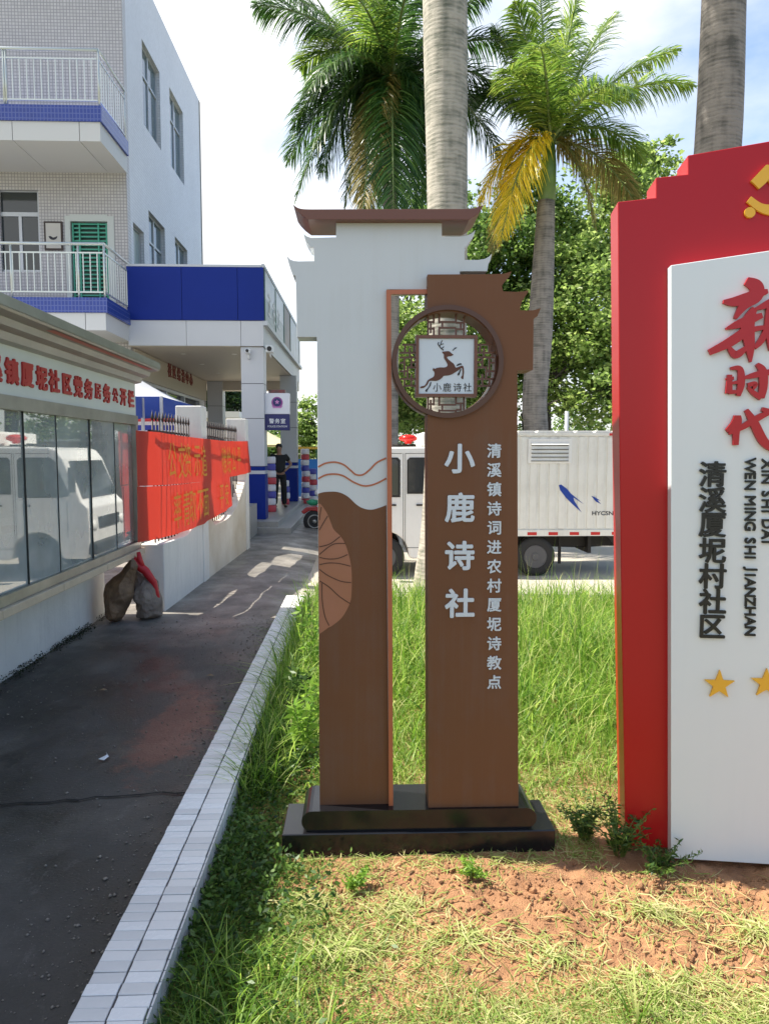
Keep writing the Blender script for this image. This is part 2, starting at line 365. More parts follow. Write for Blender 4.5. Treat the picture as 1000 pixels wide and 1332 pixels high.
M_soil = mat('red_orange_earth', (.45, .235, .115), .95, col2=(.23, .11, .052), vscale=13, bump=1, bscale=150)
M_farearth = mat('far_earth', (.25, .22, .14), .95, col2=(.12, .15, .06), vscale=.3)

def farz(X, Y): return -.40+0*X
far = MB(); far.add([(-600, -100, -.42), (600, -100, -.42), (600, 900, -.42), (-600, 900, -.42)], [(0, 1, 2, 3)])
far.build('ground', M_farearth, kind='structure')
def path_z(X, Y): return hgt(X, Y)+.004*fnoise(X, Y, 1.5, 21)
fp = grid('footpath', -7.95, -.7, -3, 45, .25, path_z, M_path)
def road_z(X, Y): return hgt(X, Y)+.004*fnoise(X, Y, 1.5, 21)
grid('road', -.7, 46.3, 7.62, 60.0, .25, road_z, M_road)
grid('lawn_soil', -.6, 5.2, .6, 3.9, .018, lawn_z, M_soil)
grid('lawn_soil', -.6, 9.0, 3.88, 7.66, .08, lawn_z, M_soil)
grid('lawn_soil', 5.2, 9.0, .6, 3.9, .08, lawn_z, M_soil)
# slab joint and cracks in the path (dark grooves)
cr = MB(); x = -2.55; pts = []
while x < -.78: pts.append((x, 3.33+.035*math.sin(x*5)+random.uniform(-.012, .012)+.03*(x+1.6))); x += .06
for i in range(len(pts)-1):
    w0 = .006+.005*random.random()
    cr.add([(pts[i][0], pts[i][1]-w0, .0085), (pts[i+1][0], pts[i+1][1]-w0, .0085), (pts[i+1][0], pts[i+1][1]+.004, .0085), (pts[i][0], pts[i][1]+.004, .0085)], [(0, 1, 2, 3)])
cr.build('slab_joint', mat('groove_dirt', (.008, .008, .008), .95), kind='structure')

# grit and pebbles lying on the path, gathered along its edges
def grit():
    n = 2600; x = np.where(RNG.random(n) < .5, -.78-np.abs(RNG.normal(0, .16, n)), RNG.uniform(-2.45, -.8, n)); y = RNG.uniform(2.0, 7.2, n)**1.0; r = RNG.gamma(2, .0012, n)+.0012
    oc = np.array([(1, 0, 0), (-1, 0, 0), (0, 1, 0), (0, -1, 0), (0, 0, .7), (0, 0, -.7)], float); of = np.array([(0, 2, 4), (2, 1, 4), (1, 3, 4), (3, 0, 4), (2, 0, 5), (1, 2, 5), (3, 1, 5), (0, 3, 5)])
    V = oc[None]*(r[:, None, None]*RNG.uniform(.6, 1.4, (n, 6, 1)))+np.stack([x, y, path_z(x, y)+r*.4], 1)[:, None]; F = (np.arange(n)*6)[:, None, None]+of[None]
    o = npmesh('path_grit', V.reshape(-1, 3), F.reshape(-1, 3), mat('grit_stone', (.34, .30, .25), .9, var=.5, vscale=30)); tag(o, 'grit and tiny pebbles scattered over the dark path', 'grit', kind='stuff')
grit()
# ---- tiled kerb
M_mortar = mat('kerb_mortar', (.11, .10, .10), .9, var=.4, vscale=12)
M_ktile = [mat('kerb_tile_a', (.82, .81, .79), .28, var=.12, vscale=5, streak=.2), mat('kerb_tile_b', (.76, .755, .74), .32, var=.2, vscale=7, streak=.28), mat('kerb_tile_c', (.86, .86, .85), .25, var=.1, vscale=4, streak=.2)]
kerb = thing('kerb', None, None, (-.6755, 0, 0))
tag(kerb, kind='structure')
MB().box(-.776, -.575, -1.5, 7.72, -.45, .0935).build('kerb_core', M_mortar, kerb)
tm = []
for k in range(6):
    b = MB().box(-.0475, .0475, -.0220, .0220, -.002, .0065); o = b.build('tile', M_ktile[k % 3], kerb, local=True)
    bv = bmesh.new(); bv.from_mesh(o.data); bmesh.ops.bevel(bv, geom=[e for e in bv.edges if all(v.co.z > 0 for v in e.verts)], offset=.0016, segments=1, affect='EDGES'); bv.to_mesh(o.data); bv.free()
    tm.append(o.data); bpy.data.objects.remove(o)
y = 1.42; cnt = 0
while y < 7.70:
    for sx in (-1, 1):
        o = sobj('tile', random.choice(tm), None, kerb, (sx*.0505+random.uniform(-.0012, .0012), y+random.uniform(-.0012, .0012), .0935+random.uniform(-.0008, .0012)), (random.uniform(-.012, .012), random.uniform(-.01, .01), random.uniform(-.01, .01)))
    y += .0468; cnt += 2
sd = MB(); y = -1
while y < 7.1:
    for k in range(3): sd.box(-.575, -.569, y-.0212, y+.0212, .0465-k*.0475, .0910-k*.0475)
    y += .0468
sd.build('side_tiles', M_ktile[1], kerb, kind='stuff')
rk = MB().box(-.574, 9.0, 7.60, 7.72, -.40, .03); rk.build('road_kerb', M_concrete, kind='structure')

# ================================================================== GRASS (stuff)
GRASS_GREEN = [(0, (.045, .085, .012)), (.35, (.10, .19, .02)), (.7, (.19, .30, .035)), (.9, (.30, .36, .07)), (1, (.42, .38, .16))]
M_tallgrass = leafmat('tall_grass', [(0, (.06, .15, .015)), (.45, (.17, .31, .035)), (.8, (.33, .47, .08)), (1, (.52, .52, .22))], trans=.5)
M_shortgrass = leafmat('cut_grass', [(0, (.06, .13, .02)), (.4, (.16, .27, .04)), (.7, (.33, .40, .12)), (1, (.56, .50, .27))], trans=.35, rough=.7, spec=.2)
M_weed = leafmat('weed_leaf', [(0, (.025, .055, .012)), (.5, (.055, .12, .022)), (1, (.13, .22, .04))], trans=.3)
def blades(name, P, H, Wd, lean, m, seg=3, sag=.5, droop=None, rnd=None, azi=None):
    n = len(P); az = RNG.uniform(0, 2*PI, n) if azi is None else azi
    d = np.stack([np.cos(az), np.sin(az), np.zeros(n)], 1); s = np.stack([-np.sin(az), np.cos(az), np.zeros(n)], 1)
    # blade faces turned at random
    tw = RNG.uniform(-.9, .9, n)[:, None]; s = s*np.cos(tw)+d*np.sin(tw)*.6
    Vs = []
    for i in range(seg+1):
        t = i/seg; out = lean*(t**1.7)*H; up = H*(t-.5*sag*lean*t**2.6)
        c = P+d*out[:, None]; c[:, 2] += up
        w = Wd*(1-t**1.8)*.5+(.00015)
        Vs.append(c-s*w[:, None]); Vs.append(c+s*w[:, None])
    V = np.stack(Vs, 1).reshape(-1, 3); k = 2*(seg+1); base = (np.arange(n)*k)[:, None]
    F = np.concatenate([base+np.array([[2*i, 2*i+1, 2*i+3, 2*i+2]]) for i in range(seg)], 0)
    r = RNG.random(n) if rnd is None else rnd
    return npmesh(name, V, F, m, rnd=np.repeat(r, k), smooth=True)
def scatter(n, x0, x1, y0, y1): return RNG.uniform(x0, x1, n), RNG.uniform(y0, y1, n)
def keep(x, y, *arr):
    """not under the sign base, the red board"""
    bad = (x > -.33) & (x < .80) & (y > 2.83) & (y < 3.13)
    yb = 2.755-math.tan(math.radians(8.7))*(x-1.219)
    bad |= (x > .98) & (np.abs(y-yb-.10) < .17)
    return ~bad
def grassfield():
    # tall meadow behind the sign
    x, y = scatter(42000, -.56, 6.5, 3.16, 7.58)
    dens = sstep((y-3.10-.2*fnoise(x, y, 3, 12))/1.0)*(.55+.45*np.clip(fnoise(x, y, 4, 2)+.5, 0, 1))
    dens = dens*(1-.9*np.exp(-(((x+.38)/.2)**2+((y-3.5)/.4)**2)))
    ok = (RNG.random(len(x)) < dens) & (x < .4+(y)*.62) & keep(x, y); x, y = x[ok], y[ok]
    hh = (.10+.40*sstep((y-3.3)/1.9))*RNG.uniform(.6, 1.25, len(x))*(.8+.25*fnoise(x, y, 3, 6))
    P = np.stack([x, y, lawn_z(x, y)-.01], 1)
    o = blades('tall_grass', P, hh, np.where(RNG.random(len(x)) < .2, RNG.uniform(.013, .021, len(x)), RNG.uniform(.004, .012, len(x))), RNG.uniform(.1, 1.3, len(x)), M_tallgrass, 4, .75)
    tag(o, 'tall bright green grass growing behind the sign', 'grass', kind='stuff')
    n = 420; x, y = scatter(n, -.5, 5, 4.6, 7.5); P = np.stack([x, y, lawn_z(x, y)], 1)
    o = blades('seed_stems', P, RNG.uniform(.45, .85, n), np.full(n, .0035), RNG.uniform(.05, .35, n), M_shortgrass, 5, .4); tag(o, 'thin pale seed stems rising above the tall grass', 'grass', kind='stuff')
    # thick under-layer
    x, y = scatter(52000, -.56, 6, 3.05, 7.58); ok = (RNG.random(len(x)) < sstep((y-2.95)/.8)*.95*(1-.8*np.exp(-(((x+.38)/.2)**2+((y-3.5)/.4)**2)))) & keep(x, y) & (x < .5+y*.62); x, y = x[ok], y[ok]
    P = np.stack([x, y, lawn_z(x, y)-.01], 1)
    o = blades('tall_grass', P, RNG.uniform(.06, .24, len(x))*(.5+.5*sstep((y-2.9)/.9)), RNG.uniform(.003, .008, len(x)), RNG.uniform(.2, 1.3, len(x)), M_tallgrass, 3, .7)
    tag(o, 'shorter green grass filling the ground under the tall blades', 'grass', kind='stuff')
    # mown grass in front
    x, y = scatter(120000, -.57, 3.0, 1.0, 4.2)
    s = soil_amount(x, y); left = np.clip((-x-.0)*2.4, 0, 1); near = sstep((2.15-y)/.45)
    p = np.clip(1.25-1.9*s+.45*fnoise(x, y, 7, 9), .015, 1)*(.5+.5*left+.5*near)
    ok = (RNG.random(len(x)) < p) & keep(x, y) & (x < .25+y*.62); x, y = x[ok], y[ok]
    hh = RNG.uniform(.012, .045, len(x))*(1+.9*sstep((2.2-y)/.5)+.6*np.clip(-x*2, 0, 1))
    P = np.stack([x, y, lawn_z(x, y)-.003], 1)
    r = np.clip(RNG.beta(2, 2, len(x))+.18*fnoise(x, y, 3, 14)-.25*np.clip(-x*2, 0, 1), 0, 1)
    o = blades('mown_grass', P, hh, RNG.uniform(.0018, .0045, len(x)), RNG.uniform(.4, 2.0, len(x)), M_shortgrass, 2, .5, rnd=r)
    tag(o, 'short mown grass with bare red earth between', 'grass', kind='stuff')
    # cut clippings lying flat on the ground
    x, y = scatter(75000, -.57, 3.0, 1.0, 4.4); s = soil_amount(x, y)
    p = np.clip(.85-1.0*s+.7*fnoise(x, y, 5, 19), .035, 1)
    ok = (RNG.random(len(x)) < p) & keep(x, y) & (x < .25+y*.62); x, y = x[ok], y[ok]; n = len(x)
    L = RNG.uniform(.015, .085, n); az = RNG.uniform(0, 2*PI, n)
    P = np.stack([x, y, lawn_z(x, y)+RNG.uniform(.001, .016, n)], 1)
    el = RNG.uniform(-.12, .22, n); el2 = el+RNG.uniform(-.5, .15, n)
    d = np.stack([np.cos(az), np.sin(az), el], 1); d2 = np.stack([np.cos(az+RNG.uniform(-.5, .5, n)), np.sin(az), el2], 1); sd_ = np.stack([-np.sin(az), np.cos(az), RNG.uniform(-.5, .5, n)], 1)*RNG.uniform(.0008, .002, n)[:, None]
    mid = P+d*(L*.5)[:, None]; end = mid+d2*(L*.5)[:, None]; end[:, 2] = np.maximum(end[:, 2], -.0)
    V = np.stack([P-sd_, P+sd_, mid-sd_, mid+sd_, end-sd_*.3, end+sd_*.3], 1).reshape(-1, 3); b = (np.arange(n)*6)[:, None]
    F = np.concatenate([b+np.array([[0, 1, 3, 2]]), b+np.array([[2, 3, 5, 4]])], 0)
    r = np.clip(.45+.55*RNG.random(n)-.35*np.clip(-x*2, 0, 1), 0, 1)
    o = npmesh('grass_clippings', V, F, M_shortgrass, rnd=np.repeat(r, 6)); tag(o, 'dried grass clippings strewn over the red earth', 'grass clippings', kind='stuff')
    # coarse strap grass against the kerb and in the near corner
    n = 900; x = RNG.normal(-.36, .13, n); y = RNG.uniform(1.2, 2.25, n); ok = (x > -.55) & (x < .35); x, y = x[ok], y[ok]; n = len(x)
    P = np.stack([x, y, lawn_z(x, y)-.005], 1)
    o = blades('strap_grass', P, RNG.uniform(.05, .19, n), RNG.uniform(.003, .008, n), RNG.uniform(.3, 1.4, n), M_tallgrass, 4, .7)
    tag(o, 'coarse green grass leaning over the near end of the kerb', 'grass', kind='stuff')
    n = 2600; x = RNG.uniform(-.57, 2.4, n); y = 1.65+RNG.normal(0, .22, n); P = np.stack([x, y, lawn_z(x, y)-.005], 1)
    o = blades('strap_grass', P, RNG.uniform(.03, .10, n), RNG.uniform(.002, .005, n), RNG.uniform(.3, 1.4, n), M_shortgrass, 3, .7)
    tag(o, 'loose bright grass along the near edge of the lawn', 'grass', kind='stuff')
    n = 2600; x = -.56+np.abs(RNG.normal(0, .10, n)); y = RNG.uniform(3.3, 7.2, n); P = np.stack([x, y, lawn_z(x, y)-.005], 1)
    o = blades('strap_grass', P, RNG.uniform(.10, .34, n), RNG.uniform(.004, .009, n), RNG.uniform(.3, 1.2, n), M_tallgrass, 4, .7)
    tag(o, 'long grass hanging over the kerb beside the path', 'grass', kind='stuff')
grassfield()

def leafy(name, P, size, m, label, cat, kind=None, elong=2.2, up=.3, parent=None, rn=None):
    n = len(P); a = RNG.normal(size=(n, 3)); a[:, 2] = a[:, 2]*.5+up; a /= np.linalg.norm(a, axis=1)[:, None]
    b = np.cross(a, RNG.normal(size=(n, 3))); b /= np.linalg.norm(b, axis=1)[:, None]
    c = np.cross(a, b); L = size*RNG.uniform(.6, 1.3, n); W2 = L/elong
    p0 = P; p1 = P+a*(L*.5)[:, None]+b*(W2*.5)[:, None]-c*(W2*.12)[:, None]; p3 = P+a*(L*.5)[:, None]-b*(W2*.5)[:, None]-c*(W2*.12)[:, None]; p2 = P+a*L[:, None]
    V = np.stack([p0, p1, p2, p3], 1).reshape(-1, 3); F = (np.arange(n)*4)[:, None]+np.array([[0, 1, 2, 3]])
    r = RNG.random(n) if rn is None else rn
    o = npmesh(name, V, F, m, rnd=np.repeat(r, 4), parent=parent)
    if label or kind: tag(o, label, cat, kind=kind)
    return o
# small broad-leaved ground cover along the kerb
def groundcover():
    n = 15000; x = -.565+np.abs(RNG.normal(0, .2, n)); y = RNG.uniform(1.3, 4.6, n)
    d = np.clip(fnoise(x, y, 5, 33)+.55, 0, 1); ok = (RNG.random(n) < d) & keep(x, y) & (x < .6); x, y = x[ok], y[ok]
    P = np.stack([x, y, lawn_z(x, y)+RNG.uniform(0, .07, len(x))*(1+.5*(y > 3.4))], 1)
    leafy('ground_cover', P, .028, M_weed, 'low broad leaved weeds along the lawn side of the kerb', 'weeds', 'stuff')
    n = 5000; y = RNG.uniform(2.5, 7.3, n); x = -2.49+np.abs(RNG.normal(0, .035, n)); ok = RNG.random(n) < np.clip(fnoise(x, y, 4, 3)+.6, 0, 1); x, y = x[ok], y[ok]
    P = np.stack([x, y, RNG.uniform(0, .05, len(x))*np.exp(-(x+2.49)*12)], 1)
    leafy('moss', P, .018, leafmat('moss', [(0, (.01, .014, .006)), (1, (.045, .06, .025))]), 'dark moss and tiny weeds along the foot of the white wall', 'moss', 'stuff')
groundcover()
def weed_plant(name, x, y, h, n, label, spread=.12, leaf=.06, cat='weed', m=None, group=None, z=0.0):
    t = thing(name, label, cat, (x, y, z), group=group); st = MB(); P = []
    for k in range(n):
        a = random.uniform(0, 2*PI); r = spread*random.uniform(.3, 1); hh = h*random.uniform(.6, 1)
        path = [(0.02*math.cos(a), .02*math.sin(a), 0), (r*.4*math.cos(a), r*.4*math.sin(a), hh*.5), (r*math.cos(a), r*math.sin(a), hh)]
        st.tube(path, [.003, .0022, .001], 5)
        for j in range(12):
            q = .2+.8*j/11; p = Vector(path[0]).lerp(Vector(path[1]), q*2) if q < .5 else Vector(path[1]).lerp(Vector(path[2]), q*2-1)
            for _ in range(3): P.append(p)
    st.build('stem', mat('weed_stem', (.12, .18, .04), .6), t, local=True)
    leafy('leaf_cluster', np.array([tuple(p) for p in P]), leaf, m or M_weed, None, None, parent=t, elong=3.2, up=.35)
    return t
M_lime = leafmat('lime_leaf', [(0, (.12, .26, .03)), (1, (.30, .46, .07))], trans=.45)
weed_plant('weed', -.30, 3.75, .42, 7, 'leafy lime green weed standing close against the left post of the archway sign', m=M_lime)
weed_plant('weed', -.37, 5.05, .62, 6, 'tall leafy weed between the kerb and the left post, rising to the wavy lines', m=M_lime, spread=.16)
weed_plant('weed', -.42, 4.35, .33, 6, 'darker bushy weed hanging over the kerb beside the reddish bare patch', m=M_weed, spread=.14)
weed_plant('weed', 1.03, 2.80, .21, 22, 'dark leafy weed growing at the foot of the red board edge', spread=.15, leaf=.026)
weed_plant('weed', 1.15, 2.68, .09, 14, 'low spreading weed in front of the white panel corner', spread=.15, leaf=.024)
weed_plant('weed', .93, 2.93, .17, 14, 'small bushy weed behind the foot of the red board', spread=.12, leaf=.026)
weed_plant('weed', -.02, 2.60, .06, 9, 'small weed sprouting in front of the black plinth under the left post', spread=.07, leaf=.022, m=M_lime)
weed_plant('weed', .42, 2.66, .05, 9, 'small weed sprouting in front of the black plinth under the right post', spread=.07, leaf=.022, m=M_lime)
def strap_tuft(x, y, h, n, label, m=None):
    az = RNG.uniform(0, 2*PI, n); P = np.stack([x+.02*np.cos(az), y+.02*np.sin(az), np.zeros(n)], 1)-np.array([[x, y, 0]])
    o = blades('grass_tuft', P, h*RNG.uniform(.6, 1.1, n), RNG.uniform(.006, .011, n), RNG.uniform(.3, 1.1, n), m or M_tallgrass, 5, .8, azi=az)
    o.location = (x, y, lawn_z(np.array([x]), np.array([y]))[0]-.005); tag(o, label, 'grass tuft')
def clip_mounds():
    out = []; F = []; R_ = []; k = 0
    for (mx_, my_, rr_, hh_, nn_) in ((1.02, 2.42, .16, .035, 420), (.62, 2.22, .12, .02, 240), (.35, 2.32, .13, .022, 260), (1.35, 2.30, .15, .03, 340), (.15, 2.5, .12, .02, 240), (.9, 2.05, .16, .025, 380), (-.05, 2.25, .14, .03, 300), (1.2, 1.95, .2, .025, 400), (.45, 1.95, .18, .02, 380), (-.2, 2.5, .12, .03, 300)):
        a = RNG.uniform(0, 2*PI, nn_); q = np.abs(RNG.normal(0, .75, nn_)); x = mx_+1.5*rr_*q*np.cos(a)+.02*RNG.normal(size=nn_); y = my_+.8*rr_*q*np.sin(a); z = lawn_z(x, y)+hh_*np.exp(-q*q*2)*RNG.random(nn_)+.002
        P = np.stack([x, y, z], 1); az = RNG.uniform(0, 2*PI, nn_); L = RNG.uniform(.03, .11, nn_); e1 = RNG.uniform(-.2, .35, nn_); d = np.stack([np.cos(az), np.sin(az), e1], 1); d2 = np.stack([np.cos(az+.5*RNG.normal(size=nn_)), np.sin(az+.5*RNG.normal(size=nn_)), e1-.45], 1)
        s_ = np.stack([-np.sin(az), np.cos(az), RNG.uniform(-.6, .6, nn_)], 1)*RNG.uniform(.001, .0026, nn_)[:, None]; m_ = P+d*(L*.5)[:, None]; e = m_+d2*(L*.5)[:, None]; e[:, 2] = np.maximum(e[:, 2], -.004)
        out.append(np.stack([P-s_, P+s_, m_-s_, m_+s_, e-s_*.3, e+s_*.3], 1).reshape(-1, 3)); b = k+(np.arange(nn_)*6)[:, None]; F += [b+np.array([[0, 1, 3, 2]]), b+np.array([[2, 3, 5, 4]])]; k += nn_*6; R_.append(np.repeat(np.clip(.6+.4*RNG.random(nn_), 0, 1), 6))
    o = npmesh('clipping_mounds', np.concatenate(out), np.concatenate(F), M_shortgrass, rnd=np.concatenate(R_)); tag(o, 'matted little heaps of cut grass on the bare earth', 'grass clippings', kind='stuff')
clip_mounds()
strap_tuft(-.34, 1.86, .20, 26, 'broad bladed grass tuft at the near end of the kerb')
strap_tuft(-.10, 1.92, .13, 18, 'smaller broad bladed tuft right of the shadowed grass')
strap_tuft(-.38, 3.92, .46, 22, 'tall strap leaved tuft left of the archway sign')
strap_tuft(.78, 1.95, .16, 12, 'upright pale tuft in the bare earth in front of the archway sign')

# earth clods
def clods():
    n = 5200; x, y = scatter(n*3, -.5, 2.6, 1.6, 3.7); s = soil_amount(x, y); ok = (RNG.random(len(x)) < s**1.5) & keep(x, y); x, y = x[ok], y[ok]; n = len(x)
    oc = np.array([(1, 0, 0), (-1, 0, 0), (0, 1, 0), (0, -1, 0), (0, 0, 1), (0, 0, -1)], float); of = np.array([(0, 2, 4), (2, 1, 4), (1, 3, 4), (3, 0, 4), (2, 0, 5), (1, 2, 5), (3, 1, 5), (0, 3, 5)])
    r = RNG.gamma(2, .0022, n)+.0015; V = oc[None]*(r[:, None, None]*RNG.uniform(.6, 1.3, (n, 6, 1)))+np.stack([x, y, lawn_z(x, y)+r*.3], 1)[:, None]
    F = (np.arange(n)*6)[:, None, None]+of[None]
    o = npmesh('earth_clods', V.reshape(-1, 3), F.reshape(-1, 3), M_soil, smooth=True); tag(o, 'loose clods of red earth scattered on the bare patches', 'earth clods', kind='stuff')
clods()

# ================================================================== THE ARCHWAY SIGN
M_brown = mat('brown_metal_paint', (.165, .073, .036), .5, var=.08, vscale=1.4, spec=.22, streak=.16)
M_brown2 = mat('red_brown_metal_paint', (.16, .06, .035), .38, var=.06, vscale=1.2)
M_signwhite = mat('sign_white_paint', (.60, .63, .65), .42, var=.05, vscale=1.2, streak=.12)
M_orange = mat('terracotta_paint', (.42, .125, .055), .42)
M_leafpaint = mat('leaf_print_tan', (.33, .135, .065), .45, col2=(.38, .16, .10), vscale=3)
M_vein = mat('leaf_vein_brown', (.09, .03, .015), .5)
M_silver = mat('pale_letter_acrylic', (.60, .66, .73), .35)
def PX(pts, Y): return [(aY(u, v, Y).x, aY(u, v, Y).z) for u, v in pts]
sign = thing('archway_sign', 'tall brown and white archway sign with round lattice window standing on a black plinth', 'sign', (.23, 2.98, 0))
b = MB(); YS = 2.85
b.box(-.315, .785, 2.85, 3.115, -.05, .078); b.build('plinth', M_black_gloss, sign, bevel=.004)
zr0, zr1 = .0785, .163; rr = (zr1-zr0)/2; zc = (zr0+zr1)/2
pl = [(-.238+rr-rr*math.cos(t), zc+rr*math.sin(t)) for t in [i*PI/10-PI/2 for i in range(11)]]
pr = [(.712-rr+rr*math.cos(t), zc+rr*math.sin(t)) for t in [PI/2-i*PI/10 for i in range(11)]]
MB().xz(pl+pr, 2.868, 3.10).build('rounded_plinth', M_black_gloss, sign)
YL = 2.925; YR = 2.885
white = [(437, 289), (574.5, 288), (574.5, 307.5), (597, 307.8), (606, 306.5), (613, 303.5), (618, 299), (616, 307), (611, 314), (606, 321), (604, 322), (604, 338), (622, 338), (631, 336.5), (636, 333.5), (639.5, 330), (637.5, 339), (635, 343.5), (633.5, 353), (598, 353), (598, 362), (570, 366), (570, 376.5), (503, 376.5), (509.5, 1053), (416, 1053), (412.3, 443), (411.8, 438.5), (386.3, 438.5), (384.5, 359), (381, 358), (378, 350), (375.5, 342), (373, 332.5), (377, 337), (382, 339), (388, 339.6), (408.4, 339.3), (408.2, 322), (404, 322), (399.5, 315), (396.5, 309.5), (394.8, 303.8), (398.5, 307), (404, 309), (412, 309.2), (437, 308.5)]
MB().xz(PX(white, YL), YL, YL+.115).build('white_archway_panel', M_signwhite, sign, bevel=.0015)
# painted lower part: brown hill, tan leaf with veins, two wavy lines (flat print)
def z7(pts): return [(400+x/5.55, 590+y/5.55) for x, y in pts]
def smooth_curve(pts, n=6):
    out = []
    for i in range(len(pts)-1):
        p0 = pts[max(i-1, 0)]; p1 = pts[i]; p2 = pts[i+1]; p3 = pts[min(i+2, len(pts)-1)]
        for k in range(n):
            t = k/n; out.append(tuple(.5*((2*p1[j])+(-p0[j]+p2[j])*t+(2*p0[j]-5*p1[j]+4*p2[j]-p3[j])*t*t+(-p0[j]+3*p1[j]-3*p2[j]+p3[j])*t**3) for j in range(2)))
    out.append(tuple(pts[-1])); return out
hill = smooth_curve([(76, 290), (130, 277), (220, 278), (290, 310), (350, 365), (400, 395), (460, 405), (520, 390), (568, 372)])
MB().xz(PX(z7(hill)+[(505.6, 1053), (416, 1053)], YL), YL-.002, YL+.001).build('brown_painted_hill', M_brown, sign)
leaf = smooth_curve([(79, 360), (100, 370), (140, 430), (170, 500), (190, 548), (240, 600), (275, 660), (305, 760), (318, 850), (318, 1000), (303, 1085), (250, 1180), (180, 1240), (150, 1256), (105, 1288), (86, 1300)])
lp = MB().xz(PX(z7(leaf), YL), YL-.0035, YL-.0018).build('leaf_print', M_leafpaint, sign)
def ribbon(pts, w, Y, y0, y1, mb, taper=False, ws=None):
    P = PX(pts, Y); k = len(P); L = []; R = []
    for i in range(k):
        a = P[max(i-1, 0)]; c = P[min(i+1, k-1)]; d = Vector((c[0]-a[0], c[1]-a[1])); d.normalize(); nrm = Vector((-d.y, d.x)); wi = (ws[i] if ws else w)*Y/FPX/2
        L.append((P[i][0]+nrm.x*wi, P[i][1]+nrm.y*wi)); R.append((P[i][0]-nrm.x*wi, P[i][1]-nrm.y*wi))
    for i in range(k-1): mb.xz([L[i], L[i+1], R[i+1], R[i]], y0, y1)
veins = [[(86, 480), (92, 430), (100, 385)], [(86, 552), (115, 500), (146, 450)], [(86, 672), (160, 652), (235, 598)], [(86, 728), (150, 675), (200, 650), (272, 648)], [(86, 748), (150, 760), (220, 755), (290, 728)], [(86, 802), (150, 789), (230, 793), (310, 812)], [(86, 835), (150, 880), (240, 920), (315, 930)], [(88, 918), (160, 965), (230, 1030), (308, 1082)], [(105, 935), (106, 1050), (125, 1170), (156, 1240)]]
for vn in veins:
    b = MB(); ribbon(z7(smooth_curve(vn)), 1.3, YL, YL-.0048, YL-.0034, b); b.build('leaf_vein', M_vein, lp)
for wv in ([(77, 97), (130, 70), (200, 62), (260, 80), (310, 120), (350, 152), (400, 152), (450, 115), (500, 65), (568, 32)], [(77, 182), (130, 155), (200, 148), (260, 162), (330, 205), (400, 232), (460, 228), (520, 205), (568, 178)]):
    b = MB(); ribbon(z7(smooth_curve(wv)), 2.2, YL, YL-.002, YL+.001, b); b.build('wavy_line', M_orange, sign)
# terracotta trim round the opening
MB().xz(PX([(502.5, 377), (570, 376), (570, 382), (508.5, 382.5), (511.3, 1053), (505.7, 1053)], YL-.02), YL-.020, YL+.0).build('terracotta_trim', M_orange, sign)
# curved roof
roof = smooth_curve([(381.3, 266), (387, 270), (394, 271.8), (405, 272.2)], 3)[:-1]+[(405, 272.2), (603, 271.7)]+smooth_curve([(603, 271.7), (614, 271), (622, 268.8), (628.5, 266.5)], 3)[1:]+smooth_curve([(625, 274), (619, 280), (610, 285.6)], 3)+[(400.4, 285.3)]+smooth_curve([(400.4, 285.3), (392, 279), (385, 271.5)], 3)[1:]
MB().xz(PX(roof, 2.88), 2.88, 3.09).build('curved_roof', M_brown2, sign, bevel=.001)
# brown right post with the round opening cut from its side
cx, cy, RO, RI = 582, 471, 71.5, 66
dy = math.sqrt(RI**2-26**2); a0 = math.atan2(-dy, -26)
arc = []
aa = math.atan2(-dy, -26); 
th0 = math.atan2(dy, -26)        # top intersection (v up)
for i in range(41):
    th = th0-(2*th0)*i/40; arc.append((cx+RI*math.cos(th), cy-RI*math.sin(th)))
post = [(556, 357), (600, 356.8), (640, 356.6), (655, 356), (665, 353), (662.5, 359.4), (656, 366), (652.5, 372), (654, 379), (670, 379.6), (680, 379), (688, 377.5), (682.5, 386), (678, 393.6), (676, 403.5), (686, 403.8), (693.5, 403.5), (703, 400.8), (698.6, 411.5), (693.6, 413.6), (693, 481), (672.5, 481.3), (674, 1053), (557, 1053)]+[p for p in reversed(arc)]
MB().xz(PX(post, YR), YR, YR+.135).build('brown_post', M_brown, sign)
bb = MB(); pc = PX([(cx, cy)], YR)[0]; ro = RO*YR/FPX*1.002; ri = RI*YR/FPX
nn = 64
for i in range(nn):
    a, c = 2*PI*i/nn, 2*PI*(i+1)/nn
    q = [(pc[0]+r*math.cos(t), pc[1]+r*math.sin(t)) for r, t in ((ri-.0012, a), (ro, a), (ro, c), (ri-.0012, c))]
    bb.xz(q, YR-.014, YR+.137)
rg = bb.build('ring_frame', mat('dark_brown_ring', (.085, .034, .018), .4), sign)
bm = bmesh.new(); bm.from_mesh(rg.data); bmesh.ops.remove_doubles(bm, verts=bm.verts, dist=1e-5)
seen = {}
for f in list(bm.faces):      # inner walls between neighbouring slices go
    k = tuple(sorted(v.index for v in f.verts)); seen.setdefault(k, []).append(f)
bmesh.ops.delete(bm, geom=[f for fs in seen.values() if len(fs) > 1 for f in fs], context='FACES'); bmesh.ops.recalc_face_normals(bm, faces=bm.faces)
bm.to_mesh(rg.data); bm.free()
for p in rg.data.polygons: p.use_smooth = abs(p.normal.y) < .5
